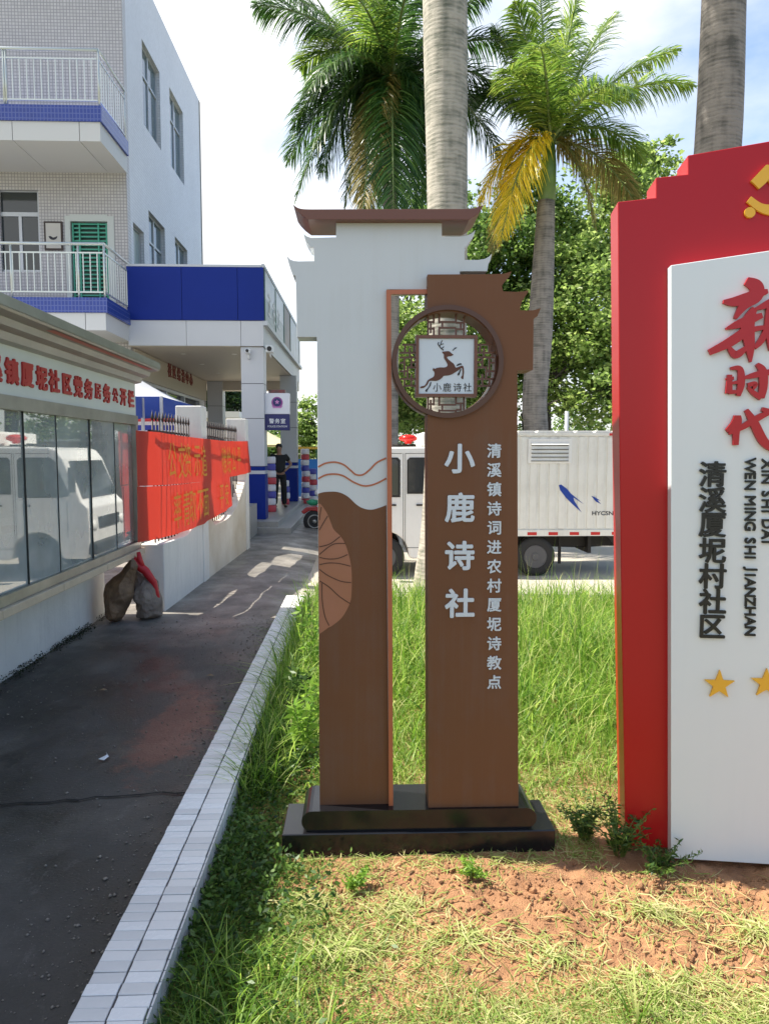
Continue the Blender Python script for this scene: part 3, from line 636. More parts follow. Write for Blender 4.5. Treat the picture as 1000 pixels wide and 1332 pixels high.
# fretwork lattice
YF = YR+.055; lat = empty_part('lattice', sign); lat.matrix_basis = Matrix.Identity(4)
def zl(x, y): return (500+x/5, 390+y/5)
fret = [((283, 96), (283, 245)), ((320, 90), (320, 147)), ((320, 185), (320, 245)), ((355, 85), (355, 147)), ((355, 182), (355, 245)), ((463, 85), (463, 142)), ((463, 190), (463, 245)), ((515, 118), (515, 245)), ((283, 145), (320, 145)), ((300, 145), (300, 210)), ((283, 188), (320, 188)), ((355, 145), (463, 145)), ((355, 183), (463, 183)), ((463, 150), (515, 150)), ((495, 150), (495, 192)), ((463, 192), (515, 192)), ((375, 145), (375, 183))]
side = [((115, 292), (215, 292)), ((132, 292), (132, 345)), ((98, 345), (215, 345)), ((165, 320), (165, 375)), ((98, 375), (215, 375)), ((130, 375), (130, 490)), ((175, 375), (175, 440)), ((98, 410), (130, 410)), ((175, 405), (215, 405)), ((150, 440), (215, 440)), ((98, 465), (150, 465)), ((150, 440), (150, 515)), ((98, 515), (215, 515)), ((175, 490), (175, 560)), ((130, 515), (130, 560)), ((190, 292), (190, 345)), ((120, 560), (215, 560))]
cxl, cyl = 405, 430
segs = fret+side+[((2*cxl-a[0], a[1]), (2*cxl-c[0], c[1])) for a, c in side]+[((a[0], 2*cyl-a[1]+6), (c[0], 2*cyl-c[1]+6)) for a, c in fret]
for a, c in segs:
    # trim to the ring
    def clip(p, q):
        P = Vector(p); Q = Vector(q); C = Vector((405, 408)); R = 322
        for _ in range(40):
            if (P-C).length > R: P = P+(Q-P)*.04
        return P
    a2 = clip(a, c); c2 = clip(c, a)
    pa, pb = PX([zl(*a2), zl(*c2)], YF); hw = .0034
    b = MB()
    if abs(pa[0]-pb[0]) < abs(pa[1]-pb[1]): x = (pa[0]+pb[0])/2; z0, z1 = sorted((pa[1], pb[1])); b.box(x-hw, x+hw, YF-.007, YF+.007, z0-hw, z1+hw)
    else: z = (pa[1]+pb[1])/2; x0, x1 = sorted((pa[0], pb[0])); b.box(x0, x1, YF-.006, YF+.006, z-hw, z+hw)
    b.build('lattice_bar', M_brown2, lat)
# deer panel
YD = YR+.028
fr = empty_part('deer_panel', sign); 
p0 = PX([(544.6, 512)], YD)[0]; p1 = PX([(616.4, 440.6)], YD)[0]; fw = .0125
MB().box(p0[0], p1[0], YD, YD+.05, p0[1], p1[1]).build('white_board', M_silver, fr)
f4 = MB(); f4.box(p0[0]-fw, p0[0]-.0005, YD-.008, YD+.055, p0[1]-fw, p1[1]+fw); f4.box(p1[0]+.0005, p1[0]+fw, YD-.008, YD+.055, p0[1]-fw, p1[1]+fw)
f4.box(p0[0]-.0005, p1[0]+.0005, YD-.007, YD+.054, p1[1]+.0005, p1[1]+fw); f4.box(p0[0]-.0005, p1[0]+.0005, YD-.007, YD+.054, p0[1]-fw, p0[1]-.0005)
f4.build('square_frame', M_brown2, fr)
def zd(pts): return [(540+x/11.9, 430+y/11.9) for x, y in pts]
M_deer = mat('deer_print', (.10, .03, .014), .5); M_deerdark = mat('dark_print', (.018, .014, .02), .5)
body = smooth_curve([(592, 375), (548, 396), (512, 400), (490, 415), (505, 440), (550, 480), (598, 520), (622, 570), (660, 566), (715, 545), (742, 556), (752, 620), (747, 690), (740, 748), (715, 742), (707, 718), (725, 690), (728, 625), (720, 580), (695, 592), (660, 620), (610, 650), (560, 680), (500, 695), (440, 702), (420, 725), (380, 757), (330, 778), (262, 778), (215, 784), (190, 832), (150, 872), (120, 888), (80, 892), (75, 878), (100, 861), (140, 853), (168, 820), (190, 773), (230, 745), (272, 722), (292, 695), (296, 655), (285, 630), (270, 612), (279, 580), (300, 592), (335, 578), (390, 570), (440, 571), (480, 562), (498, 538), (492, 508), (468, 468), (443, 425), (441, 372), (420, 345), (416, 330), (445, 325), (490, 320), (527, 323), (555, 348), (592, 375)], 3)[:-1]
dp = MB().xz(PX(zd(body), YD), YD-.002, YD+.001); dp.build('deer_print', M_deer, fr)
lg = MB()
for poly in ([(635, 545), (650, 520), (690, 505), (710, 508), (716, 530), (700, 528), (665, 542), (640, 550)], [(695, 592), (710, 602), (692, 650), (680, 688), (655, 695), (650, 677), (675, 642)], [(235, 795), (249, 800), (236, 850), (210, 890), (192, 915), (181, 950), (160, 945), (155, 921), (185, 896), (210, 862)]):
    MB().xz(PX(zd(poly), YD), YD-.0022, YD+.001).build('deer_leg_print', M_deerdark, fr)
an = MB()
for st, w in (([(438, 306), (400, 276), (370, 240), (352, 210), (362, 180)], 1.2), ([(374, 242), (400, 215), (438, 205)], .8), ([(402, 272), (430, 262), (439, 243)], .8), ([(385, 232), (400, 182), (418, 152)], .9), ([(578, 308), (602, 285), (640, 262)], .9), ([(604, 284), (612, 262)], .7)):
    an = MB(); ribbon(zd(smooth_curve(st, 3)), w, YD, YD-.0022, YD+.001, an); an.build('antler_print', M_deerdark, fr)
for ch, x in zip('小鹿诗社', (338, 490, 650, 805)):
    p = PX(zd([(x, 878)]), YD)[0]; put_text(ch, M_deerdark, fr, (p[0], YD-.0003, p[1]), .036, 'character', .0016, .0, sx=.95)
# raised characters on the right post
for ch, v in zip('小鹿诗社', (596.5, 660, 722.5, 784.5)):
    p = PX([(597.5, v)], YR)[0]; put_text(ch, M_silver, sign, (p[0], YR-.0005, p[1]), .120, 'large_character', .006, .028)
for i, ch in enumerate('清溪镇诗词进农村厦坭诗教点'):
    p = PX([(642.3, 586.3+i*25.05)], YR)[0]; put_text(ch, M_silver, sign, (p[0], YR-.0005, p[1]), .0585, 'small_character', .004, .022)

# ================================================================== THE RED BOARD
BA = math.radians(8.7); BD = Vector((math.cos(BA), -math.sin(BA), 0)); BN = Vector((-math.sin(BA), -math.cos(BA), 0))   # along, toward viewer
BO = Vector((1.219, 2.755, 0))                     # lower left corner of the white panel's face
def onboard(u, v, off):
    """measured point on the board's plane, 'off' metres behind the white face -> (s along, z)"""
    r = Vector(ray(u, v)); o = BO-BN*off; c = Vector((0, 0, CH)); t = (o-c).dot(BN)/r.dot(BN); p = c+r*t
    return ((p-o).dot(BD), p.z)
def bpt(s_, z, off): return BO-BN*off+BD*s_+Vector((0, 0, z))
board = thing('red_community_board', 'big glossy red stepped board with white panel, gold stars and black characters at the right', 'board', tuple(BO+BD*1.0), -BA)
M_red = mat('gloss_red_paint', (.42, .009, .012), .30, coat=.1, spec=.3, var=.08, vscale=1.5)
M_panel = mat('panel_white', (.70, .745, .77), .33, coat=.2, var=.03, vscale=1.5, streak=.05)
M_blackl = mat('black_acrylic', (.008, .008, .008), .4); M_redl = mat('red_acrylic', (.42, .008, .012), .35); M_gold = mat('gold_acrylic', (.76, .41, .03), .4)
def bprism(pts, o0, o1, mb): return mb.prism([bpt(s_, z, o0) for s_, z in pts], [bpt(s_, z, o1) for s_, z in pts])
RP = [onboard(u, v, .05) for u, v in [(813.5, 1083), (808, 800), (805, 560), (803, 262.5), (852.5, 257), (852.5, 231), (894, 226.5), (894, 202), (1000, 183.5)]]
RP[0] = (RP[0][0]+.0, .02)
e = RP[-1]; RP += [(e[0]+.35, e[1]+.055), (e[0]+1.3, e[1]+.09), (e[0]+2.0, e[1]+.07), (e[0]+2.0, .02)]
bprism(RP, .05, .20, MB()).build('red_backboard', M_red, board, bevel=.003)
WP = [onboard(872, 1116.5, 0), onboard(872, 345, 0), onboard(1000, 326, 0)]
e = WP[-1]; WP += [(e[0]+.5, e[1]+.05), (e[0]+1.6, e[1]+.03), (e[0]+1.6, WP[0][1])]
bprism(WP, 0, .0495, MB()).build('white_panel', M_panel, board, bevel=.0025)
BB = Matrix((tuple(BD), (0, 0, 1), tuple(BN))).transposed()
def btxt(ch, m, u, v, size, name, bold, depth=.012, rot=0, sx=1):
    s_, z = onboard(u, v, 0); B = BB @ Matrix.Rotation(rot, 3, 'Z')
    return put_text(ch, m, board, bpt(s_, z, .0005), size, name, depth, bold, basis=B, sx=sx)
for ch, v in zip('清溪厦坭村社区', (616.6, 650, 682.6, 715.7, 749, 782, 814.5)): btxt(ch, M_blackl, 925.5, v, .101, 'black_character', .021)
def vtext(s, u, v0, v1, size):
    """English line turned 90 degrees, read downwards; each letter its own raised piece"""
    widths = {'W': 1.35, 'M': 1.2, 'I': .5, ' ': .5, 'J': .85, 'N': 1.05, 'H': 1.05, 'G': 1.1, 'E': .9, 'S': .95, 'X': 1.0, 'D': 1.05, 'A': 1.05, 'Z': .95}
    tot = sum(widths.get(c, 1) for c in s); v = v0
    for c in s:
        w = widths.get(c, 1)*(v1-v0)/tot
        if c != ' ': btxt(c, M_blackl, u, v+w/2, size, 'letter', .026, .010, -PI/2)
        v += w
vtext('WEN MING SHI JIANZHAN', 974.5, 597, 827, .053); vtext('XIN SHI DAI', 996.5, 597, 708, .053)
def star(u, v, R, name='star'):
    s_, z = onboard(u, v, 0); P = [(s_+(R if i % 2 == 0 else R*.40)*math.sin(i*PI/5), z+(R if i % 2 == 0 else R*.40)*math.cos(i*PI/5)) for i in range(10)]
    bprism(P, -.012, -.0005, MB()).build(name, M_gold, board)
s0, z0 = onboard(934, 889.5, 0)
star(934, 890, .058); star(995, 888, .058); star(1056, 887, .058); star(1118, 886, .058)
def brush(strokes, zs, off, mb):
    k = 0
    for pts, ws in strokes:
        n = len(pts); C = smooth_curve(pts, 6); W2 = [w[0] for w in smooth_curve([(w, 0) for w in ws], 6)]
        P = [onboard(zs[0]+x/zs[2], zs[1]+y/zs[2], 0) for x, y in C]; L = []; R = []
        sc = 3.0/FPX/zs[2]
        for i in range(len(P)):
            a = P[max(i-1, 0)]; c = P[min(i+1, len(P)-1)]; d = Vector((c[0]-a[0], c[1]-a[1])); d.normalize(); w = max(W2[i], 4)*sc/2
            L.append((P[i][0]-d.y*w, P[i][1]+d.x*w)); R.append((P[i][0]+d.y*w, P[i][1]-d.x*w))
        L.insert(0, ((L[0][0]+R[0][0])/2-(P[1][0]-P[0][0])*.6, (L[0][1]+R[0][1])/2-(P[1][1]-P[0][1])*.6))
        for i in range(len(P)-1):
            bprism([L[i+1], L[i+2], R[i+1], R[i]], off-.0002*k, -.0005, mb)
        k += 1
    return mb
Z5 = (910, 350, 5.555)
xin = [([(325, 90), (395, 130), (395, 200), (310, 265), (245, 360)], [50, 85, 80, 60, 22]), ([(160, 240), (250, 238), (390, 190), (480, 165)], [22, 62, 60, 28]), ([(180, 435), (300, 390), (440, 338)], [14, 60, 34]),
       ([(385, 285), (335, 400), (350, 560), (356, 675)], [34, 85, 60, 12]), ([(350, 430), (210, 530), (60, 605)], [60, 62, 40]), ([(195, 560), (245, 622), (300, 592), (335, 555)], [18, 48, 38, 18]), ([(345, 450), (410, 432), (480, 425)], [34, 32, 24]), ([(470, 440), (432, 520), (385, 572)], [34, 40, 26]),
       ([(660, 200), (520, 240), (440, 275), (388, 292)], [50, 55, 38, 16]), ([(500, 240), (482, 420), (500, 590)], [40, 46, 20]), ([(500, 390), (640, 360), (700, 350)], [36, 40, 22]), ([(605, 370), (600, 520), (604, 660)], [42, 46, 16])]
shi = [([(212, 720), (280, 725), (288, 830), (268, 918)], [18, 36, 46, 26]), ([(206, 765), (200, 900)], [30, 44]), ([(205, 828), (272, 818)], [18, 22]), ([(200, 892), (262, 888)], [26, 24]), ([(178, 795), (235, 790)], [10, 22]),
       ([(305, 790), (400, 765), (520, 742)], [18, 40, 36]), ([(402, 688), (442, 740), (447, 850), (430, 932)], [22, 52, 52, 42]), ([(432, 932), (375, 895), (335, 855)], [36, 30, 12]), ([(335, 840), (388, 832), (375, 872)], [26, 32, 12])]
dai = [([(262, 1058), (252, 1115), (183, 1170)], [42, 62, 22]), ([(252, 1130), (250, 1272)], [50, 34]), ([(200, 1190), (300, 1140), (430, 1065), (480, 1048)], [18, 38, 40, 22]), ([(325, 1018), (380, 1110), (440, 1230), (500, 1290), (570, 1320)], [26, 54, 58, 44, 14]), ([(438, 1012), (505, 1038)], [24, 42])]
for st in (xin, shi, dai): brush(st, Z5, -.014, MB()).build('brush_character', M_redl, board)
# emblem
ZE = (940, 190, 12.1)
def epoly(pts, o0, mb): return bprism([onboard(ZE[0]+x/ZE[2], ZE[1]+y/ZE[2], .05) for x, y in pts], o0, .0495, mb)
emb = MB(); epoly([(420, 565), (660, 312), (760, 318), (860, 400), (760, 500), (700, 540), (650, 600), (548, 690)], .038, emb); epoly([(690, 560), (780, 480), (1180, 960), (1090, 1040)], .0385, emb)
emb.build('hammer_emblem', M_gold, board)
emb = MB()
C = smooth_curve([(390, 850), (560, 975), (740, 1015), (950, 960), (1090, 800), (1120, 600), (1030, 400), (900, 290)], 5); Wd = [w[0] for w in smooth_curve([(w, 0) for w in (110, 130, 165, 190, 190, 150, 90, 12)], 5)]
for i in range(len(C)-1):
    def off(j):
        a = C[max(j-1, 0)]; c = C[min(j+1, len(C)-1)]; d = Vector((c[0]-a[0], c[1]-a[1])); d.normalize(); w = Wd[j]/2
        return (C[j][0]-d.y*w, C[j][1]+d.x*w), (C[j][0]+d.y*w, C[j][1]-d.x*w)
    l0, r0 = off(i); l1, r1 = off(i+1); epoly([l0, l1, r1, r0], .0388, emb)
epoly([(405+85*math.cos(i*PI/9), 1058+82*math.sin(i*PI/9)) for i in range(18)], .0382, emb)
emb.build('sickle_emblem', M_gold, board)

# ================================================================== NOTICE CABINET (left)
M_cabsign = mat('sign_band_white', (.60, .64, .60), .4, var=.1, vscale=2)
M_redchar = mat('red_sign_character', (.42, .02, .02), .4)
M_sill = mat('cream_stone_sill', (.56, .47, .35), .4, col2=(.46, .38, .28), vscale=12)
def glassmat(name, refl, tint):
    m = bpy.data.materials.new(name); m.use_nodes = True; n = m.node_tree.nodes; l = m.node_tree.links; n.remove(n['Principled BSDF'])
    tr = n.new('ShaderNodeBsdfTransparent'); tr.inputs[0].default_value = (*tint, 1); gl = n.new('ShaderNodeBsdfGlossy'); gl.inputs['Roughness'].default_value = .015
    fr = n.new('ShaderNodeFresnel'); fr.inputs[0].default_value = 1.5; mr = n.new('ShaderNodeMapRange'); mr.inputs[1].default_value = 0; mr.inputs[2].default_value = .35; mr.inputs[3].default_value = refl*.5; mr.inputs[4].default_value = refl*1.4
    mx = n.new('ShaderNodeMixShader'); l.new(fr.outputs[0], mr.inputs[0]); l.new(mr.outputs[0], mx.inputs[0]); l.new(tr.outputs[0], mx.inputs[1]); l.new(gl.outputs[0], mx.inputs[2])
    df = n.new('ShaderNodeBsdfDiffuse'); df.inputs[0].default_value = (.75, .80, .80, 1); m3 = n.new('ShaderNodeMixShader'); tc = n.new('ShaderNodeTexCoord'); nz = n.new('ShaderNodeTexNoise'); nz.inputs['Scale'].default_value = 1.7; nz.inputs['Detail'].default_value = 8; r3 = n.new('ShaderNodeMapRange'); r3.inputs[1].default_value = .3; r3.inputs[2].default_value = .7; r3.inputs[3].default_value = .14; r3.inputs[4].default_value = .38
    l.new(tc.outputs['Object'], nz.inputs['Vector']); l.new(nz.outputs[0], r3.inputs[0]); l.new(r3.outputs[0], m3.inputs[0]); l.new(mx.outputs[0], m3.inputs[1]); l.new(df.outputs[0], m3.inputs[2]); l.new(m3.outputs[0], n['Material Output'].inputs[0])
    return m
M_glass = glassmat('cabinet_glass', .5, (.80, .86, .84))
cab = thing('notice_cabinet', 'long stainless steel notice cabinet with glass doors and red characters on its white band', 'notice board', (-2.35, 3, 0))
Y0, Y1, XG = -2.0, 7.36, -2.2
MB().box(-2.75, -2.5, Y0, 7.25, -.1, .595).build('wall_base', M_plaster, cab)
y = Y0; k = 0
while y < Y1-.02:
    y2 = min(y+.92, Y1+.02); MB().box(-2.78, -2.135, y, y2-.005, .598, .655).build('sill_slab', M_sill, cab, bevel=.004); y = y2
MB().box(-2.235, -2.165, Y0, Y1, .657, .725).build('bottom_frame', M_steel_dull, cab)
MB().box(-2.235, -2.165, Y0, Y1, 1.865, 1.952).build('top_frame', M_steel_dull, cab)
for yy in (Y0+.03, 7.295): MB().box(-2.24, -2.160, yy-.03, yy+.035, .727, 1.863).build('post', M_steel_dull, cab)
ys = [-1.9, -1.0, -.1, .8, 1.7, 2.6, 3.5, 4.3]+[4.99, 5.58, 6.1, 6.65, 7.26]
ys = [-1.9, -.85, .2, 1.25, 2.3, 3.35, 4.15, 4.93, 5.45, 6.12, 6.72, 7.26]
for i in range(len(ys)-1):
    off = .006*(i % 2)
    MB().box(XG-.006+off, XG+off, ys[i]+.003, ys[i+1]-.003, .727, 1.863).build('glass_pane', M_glass, cab)
for y in ys[1:-1]: MB().box(XG-.008, XG+.012, y-.0028, y+.0028, .727, 1.863).build('pane_seam', mat('seam_black', (.02, .025, .025), .4), cab)
MB().box(-2.72, -2.66, Y0, Y1, .657, 2.3).build('back_panel', mat('cabinet_back', (.52, .55, .54), .6, var=.15, vscale=2), cab)
MB().box(-2.655, -2.24, Y1-.035, Y1-.003, .657, 1.95).build('end_panel', M_steel_dull, cab)
posters = [(2.2, 3.0, 1.0, 1.7, (.55, .6, .58)), (3.15, 3.8, .95, 1.75, (.70, .70, .66)), (3.95, 4.7, .95, 1.75, (.45, .50, .52)), (4.8, 5.35, 1.0, 1.75, (.62, .66, .64)), (5.5, 6.1, .95, 1.72, (.70, .72, .70)), (6.2, 6.68, 1.25, 1.78, (.08, .25, .42)), (6.3, 6.6, .9, 1.18, (.66, .60, .55)), (6.78, 7.2, .95, 1.75, (.72, .73, .70))]
for i, (a, b_, z0, z1, c) in enumerate(posters):
    p = MB().box(-2.658, -2.652, a, b_, z0, z1).build('poster', mat('poster_%s' % 'abcdefgh'[i], c, .5, var=.1, vscale=8), cab)
    r = MB().box(-2.6515, -2.6495, a+.04, b_-.04, z0+.04, z0+.10); r.build('poster_print', mat('poster_red', (.28, .02, .03), .5), p)
    MB().box(-2.6515, -2.6495, a+.05, b_-.06, z0+.16, z0+.36).build('poster_print', mat('poster_grey', (.20, .24, .30), .5, col2=(.42, .44, .44), vscale=14), p)
MB().box(-2.26, -2.185, Y0, Y1+.0, 1.955, 2.262).build('sign_band', M_cabsign, cab)
BG = Matrix(((0, 0, 1), (1, 0, 0), (0, 1, 0)))     # text running along +Y, facing +X
def cx_of(px): return aX(px/5, 0, XG+.02).y
txt = [('溪', 4.4), ('镇', 80), ('厦', 180), ('坭', 273), ('社', 353), ('区', 437), ('党', 508), ('务', 575), ('居', 635), ('务', 693), ('公', 748), ('开', 800), ('栏', 850)]
for ch, px in txt:
    yy = aX(px/5, 505, XG+.018).y if ch != '溪' else 4.55
    big = .165 if ch not in '居公' else .14
    put_text(ch, M_redchar, cab, (XG+.0155, yy, 2.105), big, 'red_character', .012, .038 if ch not in '居公' else .012, basis=BG, sx=1.08)
# stainless canopy: stepped profile falling to the glass
prof = [(-2.185, 2.262), (-2.13, 2.275), (-2.115, 2.32), (-2.05, 2.335), (-2.035, 2.375), (-1.96, 2.388), (-1.95, 2.40), (-1.95, 2.468), (-2.05, 2.492), (-2.8, 2.56), (-2.8, 2.262)]
MB().prism([(x, Y0, z) for x, z in prof], [(x, Y1+.02, z) for x, z in prof]).build('canopy', M_steel, cab)
MB().box(-1.9485, -1.944, Y0, Y1+.03, 2.405, 2.462).build('fascia_strip', M_steel_dull, cab)
MB().box(-2.034, -1.958, 4.9, Y1-.2, 2.3835-.004, 2.3865-.0075).build('red_reflection_line', mat('reflected_red', (.50, .10, .06), .4), cab)  # painted reflection: a red line laid under the canopy step

# ================================================================== FENCE WALL WITH BARS
fen = thing('fence_wall', 'white plastered fence wall with two square pillars and dark iron bars above scooped openings', 'fence', (-2.0, 9.8, 0))
M_rust = mat('plaster_stained', (.70, .66, .58), .8, col2=(.50, .43, .32), vscale=1.4, bump=.3, bscale=40)
def fx(y): return -1.965+(y-7.43)*.022      # the front face drifts slightly outward with distance
def wallsec(ya, yb, zf, n=14):
    b = MB(); P = [(ya, -.25)]+[(ya+(yb-ya)*i/n, zf(i/n)) for i in range(n+1)]+[(yb, -.25)]
    b.prism([(fx(y_), y_, z) for y_, z in P], [(fx(y_)-.24, y_, z) for y_, z in P]); return b
wallsec(7.43, 9.10, lambda t: .66+.02*math.cos(t*3)+.42*max(0, (t-.45)/.55)**2.2).build('low_wall', M_plaster, fen, bevel=.01)
wallsec(9.40, 12.12, lambda t: .64+.55*max(0, (.16-t)/.16)**2+.50*max(0, (t-.35)/.65)**2.2, 20).build('low_wall', M_rust, fen, bevel=.01)
for ya, yb, zt in ((9.10, 9.40, 2.16), (12.12, 12.42, 2.14)):
    MB().box(fx(ya)-.30, fx(ya)+.015, ya, yb, -.25, zt).build('pillar', M_plaster, fen, bevel=.012)
M_iron = mat('rusty_dark_iron', (.045, .03, .026), .6, var=.4, vscale=20)
for ya, yb in ((7.5, 9.06), (9.46, 12.08)):
    n = int((yb-ya)/.115)
    for i in range(n):
        y = ya+(yb-ya)*(i+.5)/n; x = fx(y)-.12
        MB().tube([(x, y, .60), (x, y, 1.93)], .009, 6).tube([(x, y, 1.93), (x, y, 1.95), (x, y, 2.02)], [.016, .014, .001], 6).build('iron_bar', M_iron, fen)
    for z in (.78, 1.80): MB().box(fx(ya)-.135, fx(ya)-.105, ya-.06, yb+.06, z, z+.022).build('rail', M_iron, fen)
# ---- red banners
M_banner = mat('red_banner_cloth', (.60, .045, .025), .5, trans=.38, var=.08, vscale=2)
M_bantxt = mat('yellow_banner_print', (.74, .42, .05), .6, trans=.3)
bann = thing('banner', 'two long red cloth banners with faded yellow characters tied along the fence bars', 'banner', (-1.9, 9.7, 1.0))
def bx_(y, z, zt): 
    base = float(np.interp(y, [7.2, 7.5, 9.0, 12], [-2.125, -2.02, -1.925, -1.925]))
    return base+.018*math.sin(y*3.1+z*2)+.008*math.sin(y*11+z*4)+.02*(zt-z)
def banner(ya, yb, ztop, zbot, txt_, nm):
    ny, nz = 110, 14; V = []; F = []
    for j in range(nz+1):
        for i in range(ny+1):
            y = ya+(yb-ya)*i/ny; zt, zb = ztop(y), zbot(y); z = zt+(zb-zt)*j/nz; V.append((bx_(y, z, zt)+fx(y)+1.965, y, z))
    for j in range(nz):
        for i in range(ny): a = j*(ny+1)+i; F.append((a, a+1, a+ny+2, a+ny+1))
    b = MB(); b.add(V, F, True); b.build(nm, M_banner, bann)
    for ch, y in txt_:
        zt, zb = ztop(y), zbot(y); z = (zt+zb)/2-.01
        put_text(ch, M_bantxt, bann, (bx_(y, z, zt)+fx(y)+1.965+.016, y, z), .40*abs(zt-zb)/.5, 'banner_character', .0, .0, basis=BG, sx=.85)
banner(7.15, 12.3, lambda y: 1.80-.035*math.sin((y-7.4)/4.9*PI)-.02*(y-7.4)/5, lambda y: 1.27-.03*math.sin((y-7.4)/4.9*PI)+.0*(y-7.4), [(c, 7.85+i*.30) for i, c in enumerate('公交资示道')]+[(c, 10.2+i*.36) for i, c in enumerate('赌给公平')], 'upper_banner')
banner(7.155, 10.75, lambda y: 1.262-.02*math.sin((y-7.4)/3.3*PI), lambda y: .73+.0*(y-7.4)+.10*max(0, (y-9)/1.7), [(c, 7.95+i*.30) for i, c in enumerate('率青取不面')]+[('平', 9.9), ('安', 10.3)], 'lower_banner')

# ---- sacks and red strap at the foot of the wall
M_sack = mat('brown_paper_sack', (.27, .165, .09), .7, col2=(.10, .06, .035), vscale=7, bump=.8, bscale=14)
from mathutils.geometry import delaunay_2d_cdt
def folded_sack(label, outline, inner, Y, th, m, seed):
    """crumpled paper sack: outline and fold points (measured), each fold point with how far it stands proud"""
    conv = lambda x, y: aY(120+x/7.14, 680+y/7.14, Y)
    P2 = []; D = []
    for x, y in outline: p = conv(x, y); P2.append(Vector((p.x, p.z))); D.append(0)
    for x, y, d in inner: p = conv(x, y); P2.append(Vector((p.x, p.z))); D.append(d)
    n = len(outline); r = delaunay_2d_cdt(P2, [], [list(range(n))], 1, 1e-5)
    b = MB(); V = [(v.x, Y-(D[o[0]] if o else .03), max(v.y, .006)) for v, o in zip(r[0], r[3])]; b.add(V, [tuple(f) for f in r[2]])
    k = len(b.v); c = [(P2[i].x, Y, max(P2[i].y, .006)) for i in range(n)]; cx_ = sum(q[0] for q in c)/n; cz_ = sum(q[2] for q in c)/n
    bk = [(cx_+(x-cx_)*.85, Y+th, .006 if z < .03 else cz_+(z-cz_)*.88) for x, y_, z in c]; b.add(c+bk, [(i, (i+1) % n, n+(i+1) % n, n+i) for i in range(n)]+[tuple(range(n, 2*n))])
    o = b.build('sack', m, label=label, cat='sack')
    bm = bmesh.new(); bm.from_mesh(o.data); bmesh.ops.remove_doubles(bm, verts=bm.verts, dist=1e-4); bmesh.ops.triangulate(bm, faces=bm.faces); bmesh.ops.subdivide_edges(bm, edges=bm.edges, cuts=3, use_grid_fill=True); rr_ = random.Random(seed)
    bmesh.ops.smooth_vert(bm, verts=bm.verts, factor=.35, use_axis_x=True, use_axis_y=True, use_axis_z=True)
    for v in bm.verts:
        q = v.co*9+Vector((seed, 0, 0)); cr_ = 1-min(1, abs(mnoise.noise(q))*3.5); c2_ = 1-min(1, abs(mnoise.noise(q*2.3))*3)
        v.co.y -= .013*cr_+.007*c2_; v.co.x += .006*mnoise.noise(q*2)
        v.co.z = max(v.co.z, .004)
    bmesh.ops.recalc_face_normals(bm, faces=bm.faces); bm.to_mesh(o.data); bm.free()
    return o
folded_sack('crumpled brown paper sack leaning on the white wall, the taller of the pair', [(370, 320), (400, 345), (425, 400), (400, 480), (385, 560), (390, 660), (350, 760), (300, 860), (240, 925), (170, 935), (125, 880), (112, 760), (105, 650), (125, 570), (200, 500), (270, 450), (320, 380)],
            [(200, 615, .10), (150, 640, .05), (215, 760, .14), (235, 860, .13), (290, 560, .10), (330, 480, .07), (300, 640, .13), (330, 720, .08), (375, 400, .05), (160, 800, .07), (180, 880, .08), (280, 800, .10)], 6.95, .12, M_sack, 3)
folded_sack('shorter creased brown sack with a grey lower half beside the red strap', [(410, 440), (470, 480), (560, 510), (600, 545), (615, 640), (650, 720), (645, 860), (600, 885), (440, 900), (415, 820), (400, 740), (375, 690), (380, 580)],
            [(450, 540, .06), (530, 560, .10), (430, 620, .12), (520, 650, .15), (590, 640, .08), (420, 700, .13), (510, 730, .16), (600, 720, .11), (440, 850, .12), (530, 860, .14), (610, 830, .09)], 7.10, .13, mat('grey_brown_sack', (.27, .215, .17), .75, col2=(.13, .10, .08), vscale=6), 9)
rs = thing('red_strap', 'limp red plastic strap with finger like ends draped over the sacks', 'strap', (-2.0, 7.15, 0))
M_redpl = mat('red_plastic', (.50, .012, .02), .45)
sb = MB(); P = [(-1.955, 7.10, .02), (-1.95, 7.09, .20), (-1.975, 7.07, .36), (-2.04, 7.05, .47), (-2.12, 7.05, .53), (-2.16, 7.05, .60)]
sb.tube(P, [.022, .03, .034, .040, .045, .03], 10); sb.build('strap_body', M_redpl, rs)
MB().tube([(-2.07, 7.05, .50), (-2.09, 7.04, .58), (-2.10, 7.04, .655)], [.032, .028, .018], 8).build('strap_end', M_redpl, rs)
MB().tube([(-2.14, 7.05, .55), (-2.19, 7.04, .62), (-2.215, 7.03, .70)], [.03, .027, .016], 8).build('strap_end', M_redpl, rs)
lt = MB(); lt.add([(-1.36, 3.77, .012), (-1.33, 3.80, .02), (-1.335, 3.83, .012), (-1.35, 3.86, .014), (-1.315, 3.80, .013), (-1.325, 3.755, .012)], [(0, 1, 5), (1, 4, 5), (1, 2, 4), (2, 3, 4)]); lt.build('paper_scrap', M_white, label='torn white paper scrap lying on the dark path', cat='litter')
for (x, y, lab) in ((-1.10, 5.2, 'dry curled leaf on the path near the kerb'), (-1.75, 4.9, 'dry brown leaf in the middle of the dark path')):
    q = MB(); q.add([(x, y, .012), (x+.03, y+.012, .022), (x+.06, y, .012), (x+.03, y-.014, .016)], [(0, 1, 3), (1, 2, 3)]); q.build('dry_leaf', mat('dry_leaf', (.22, .15, .08), .8), label=lab, cat='leaf')
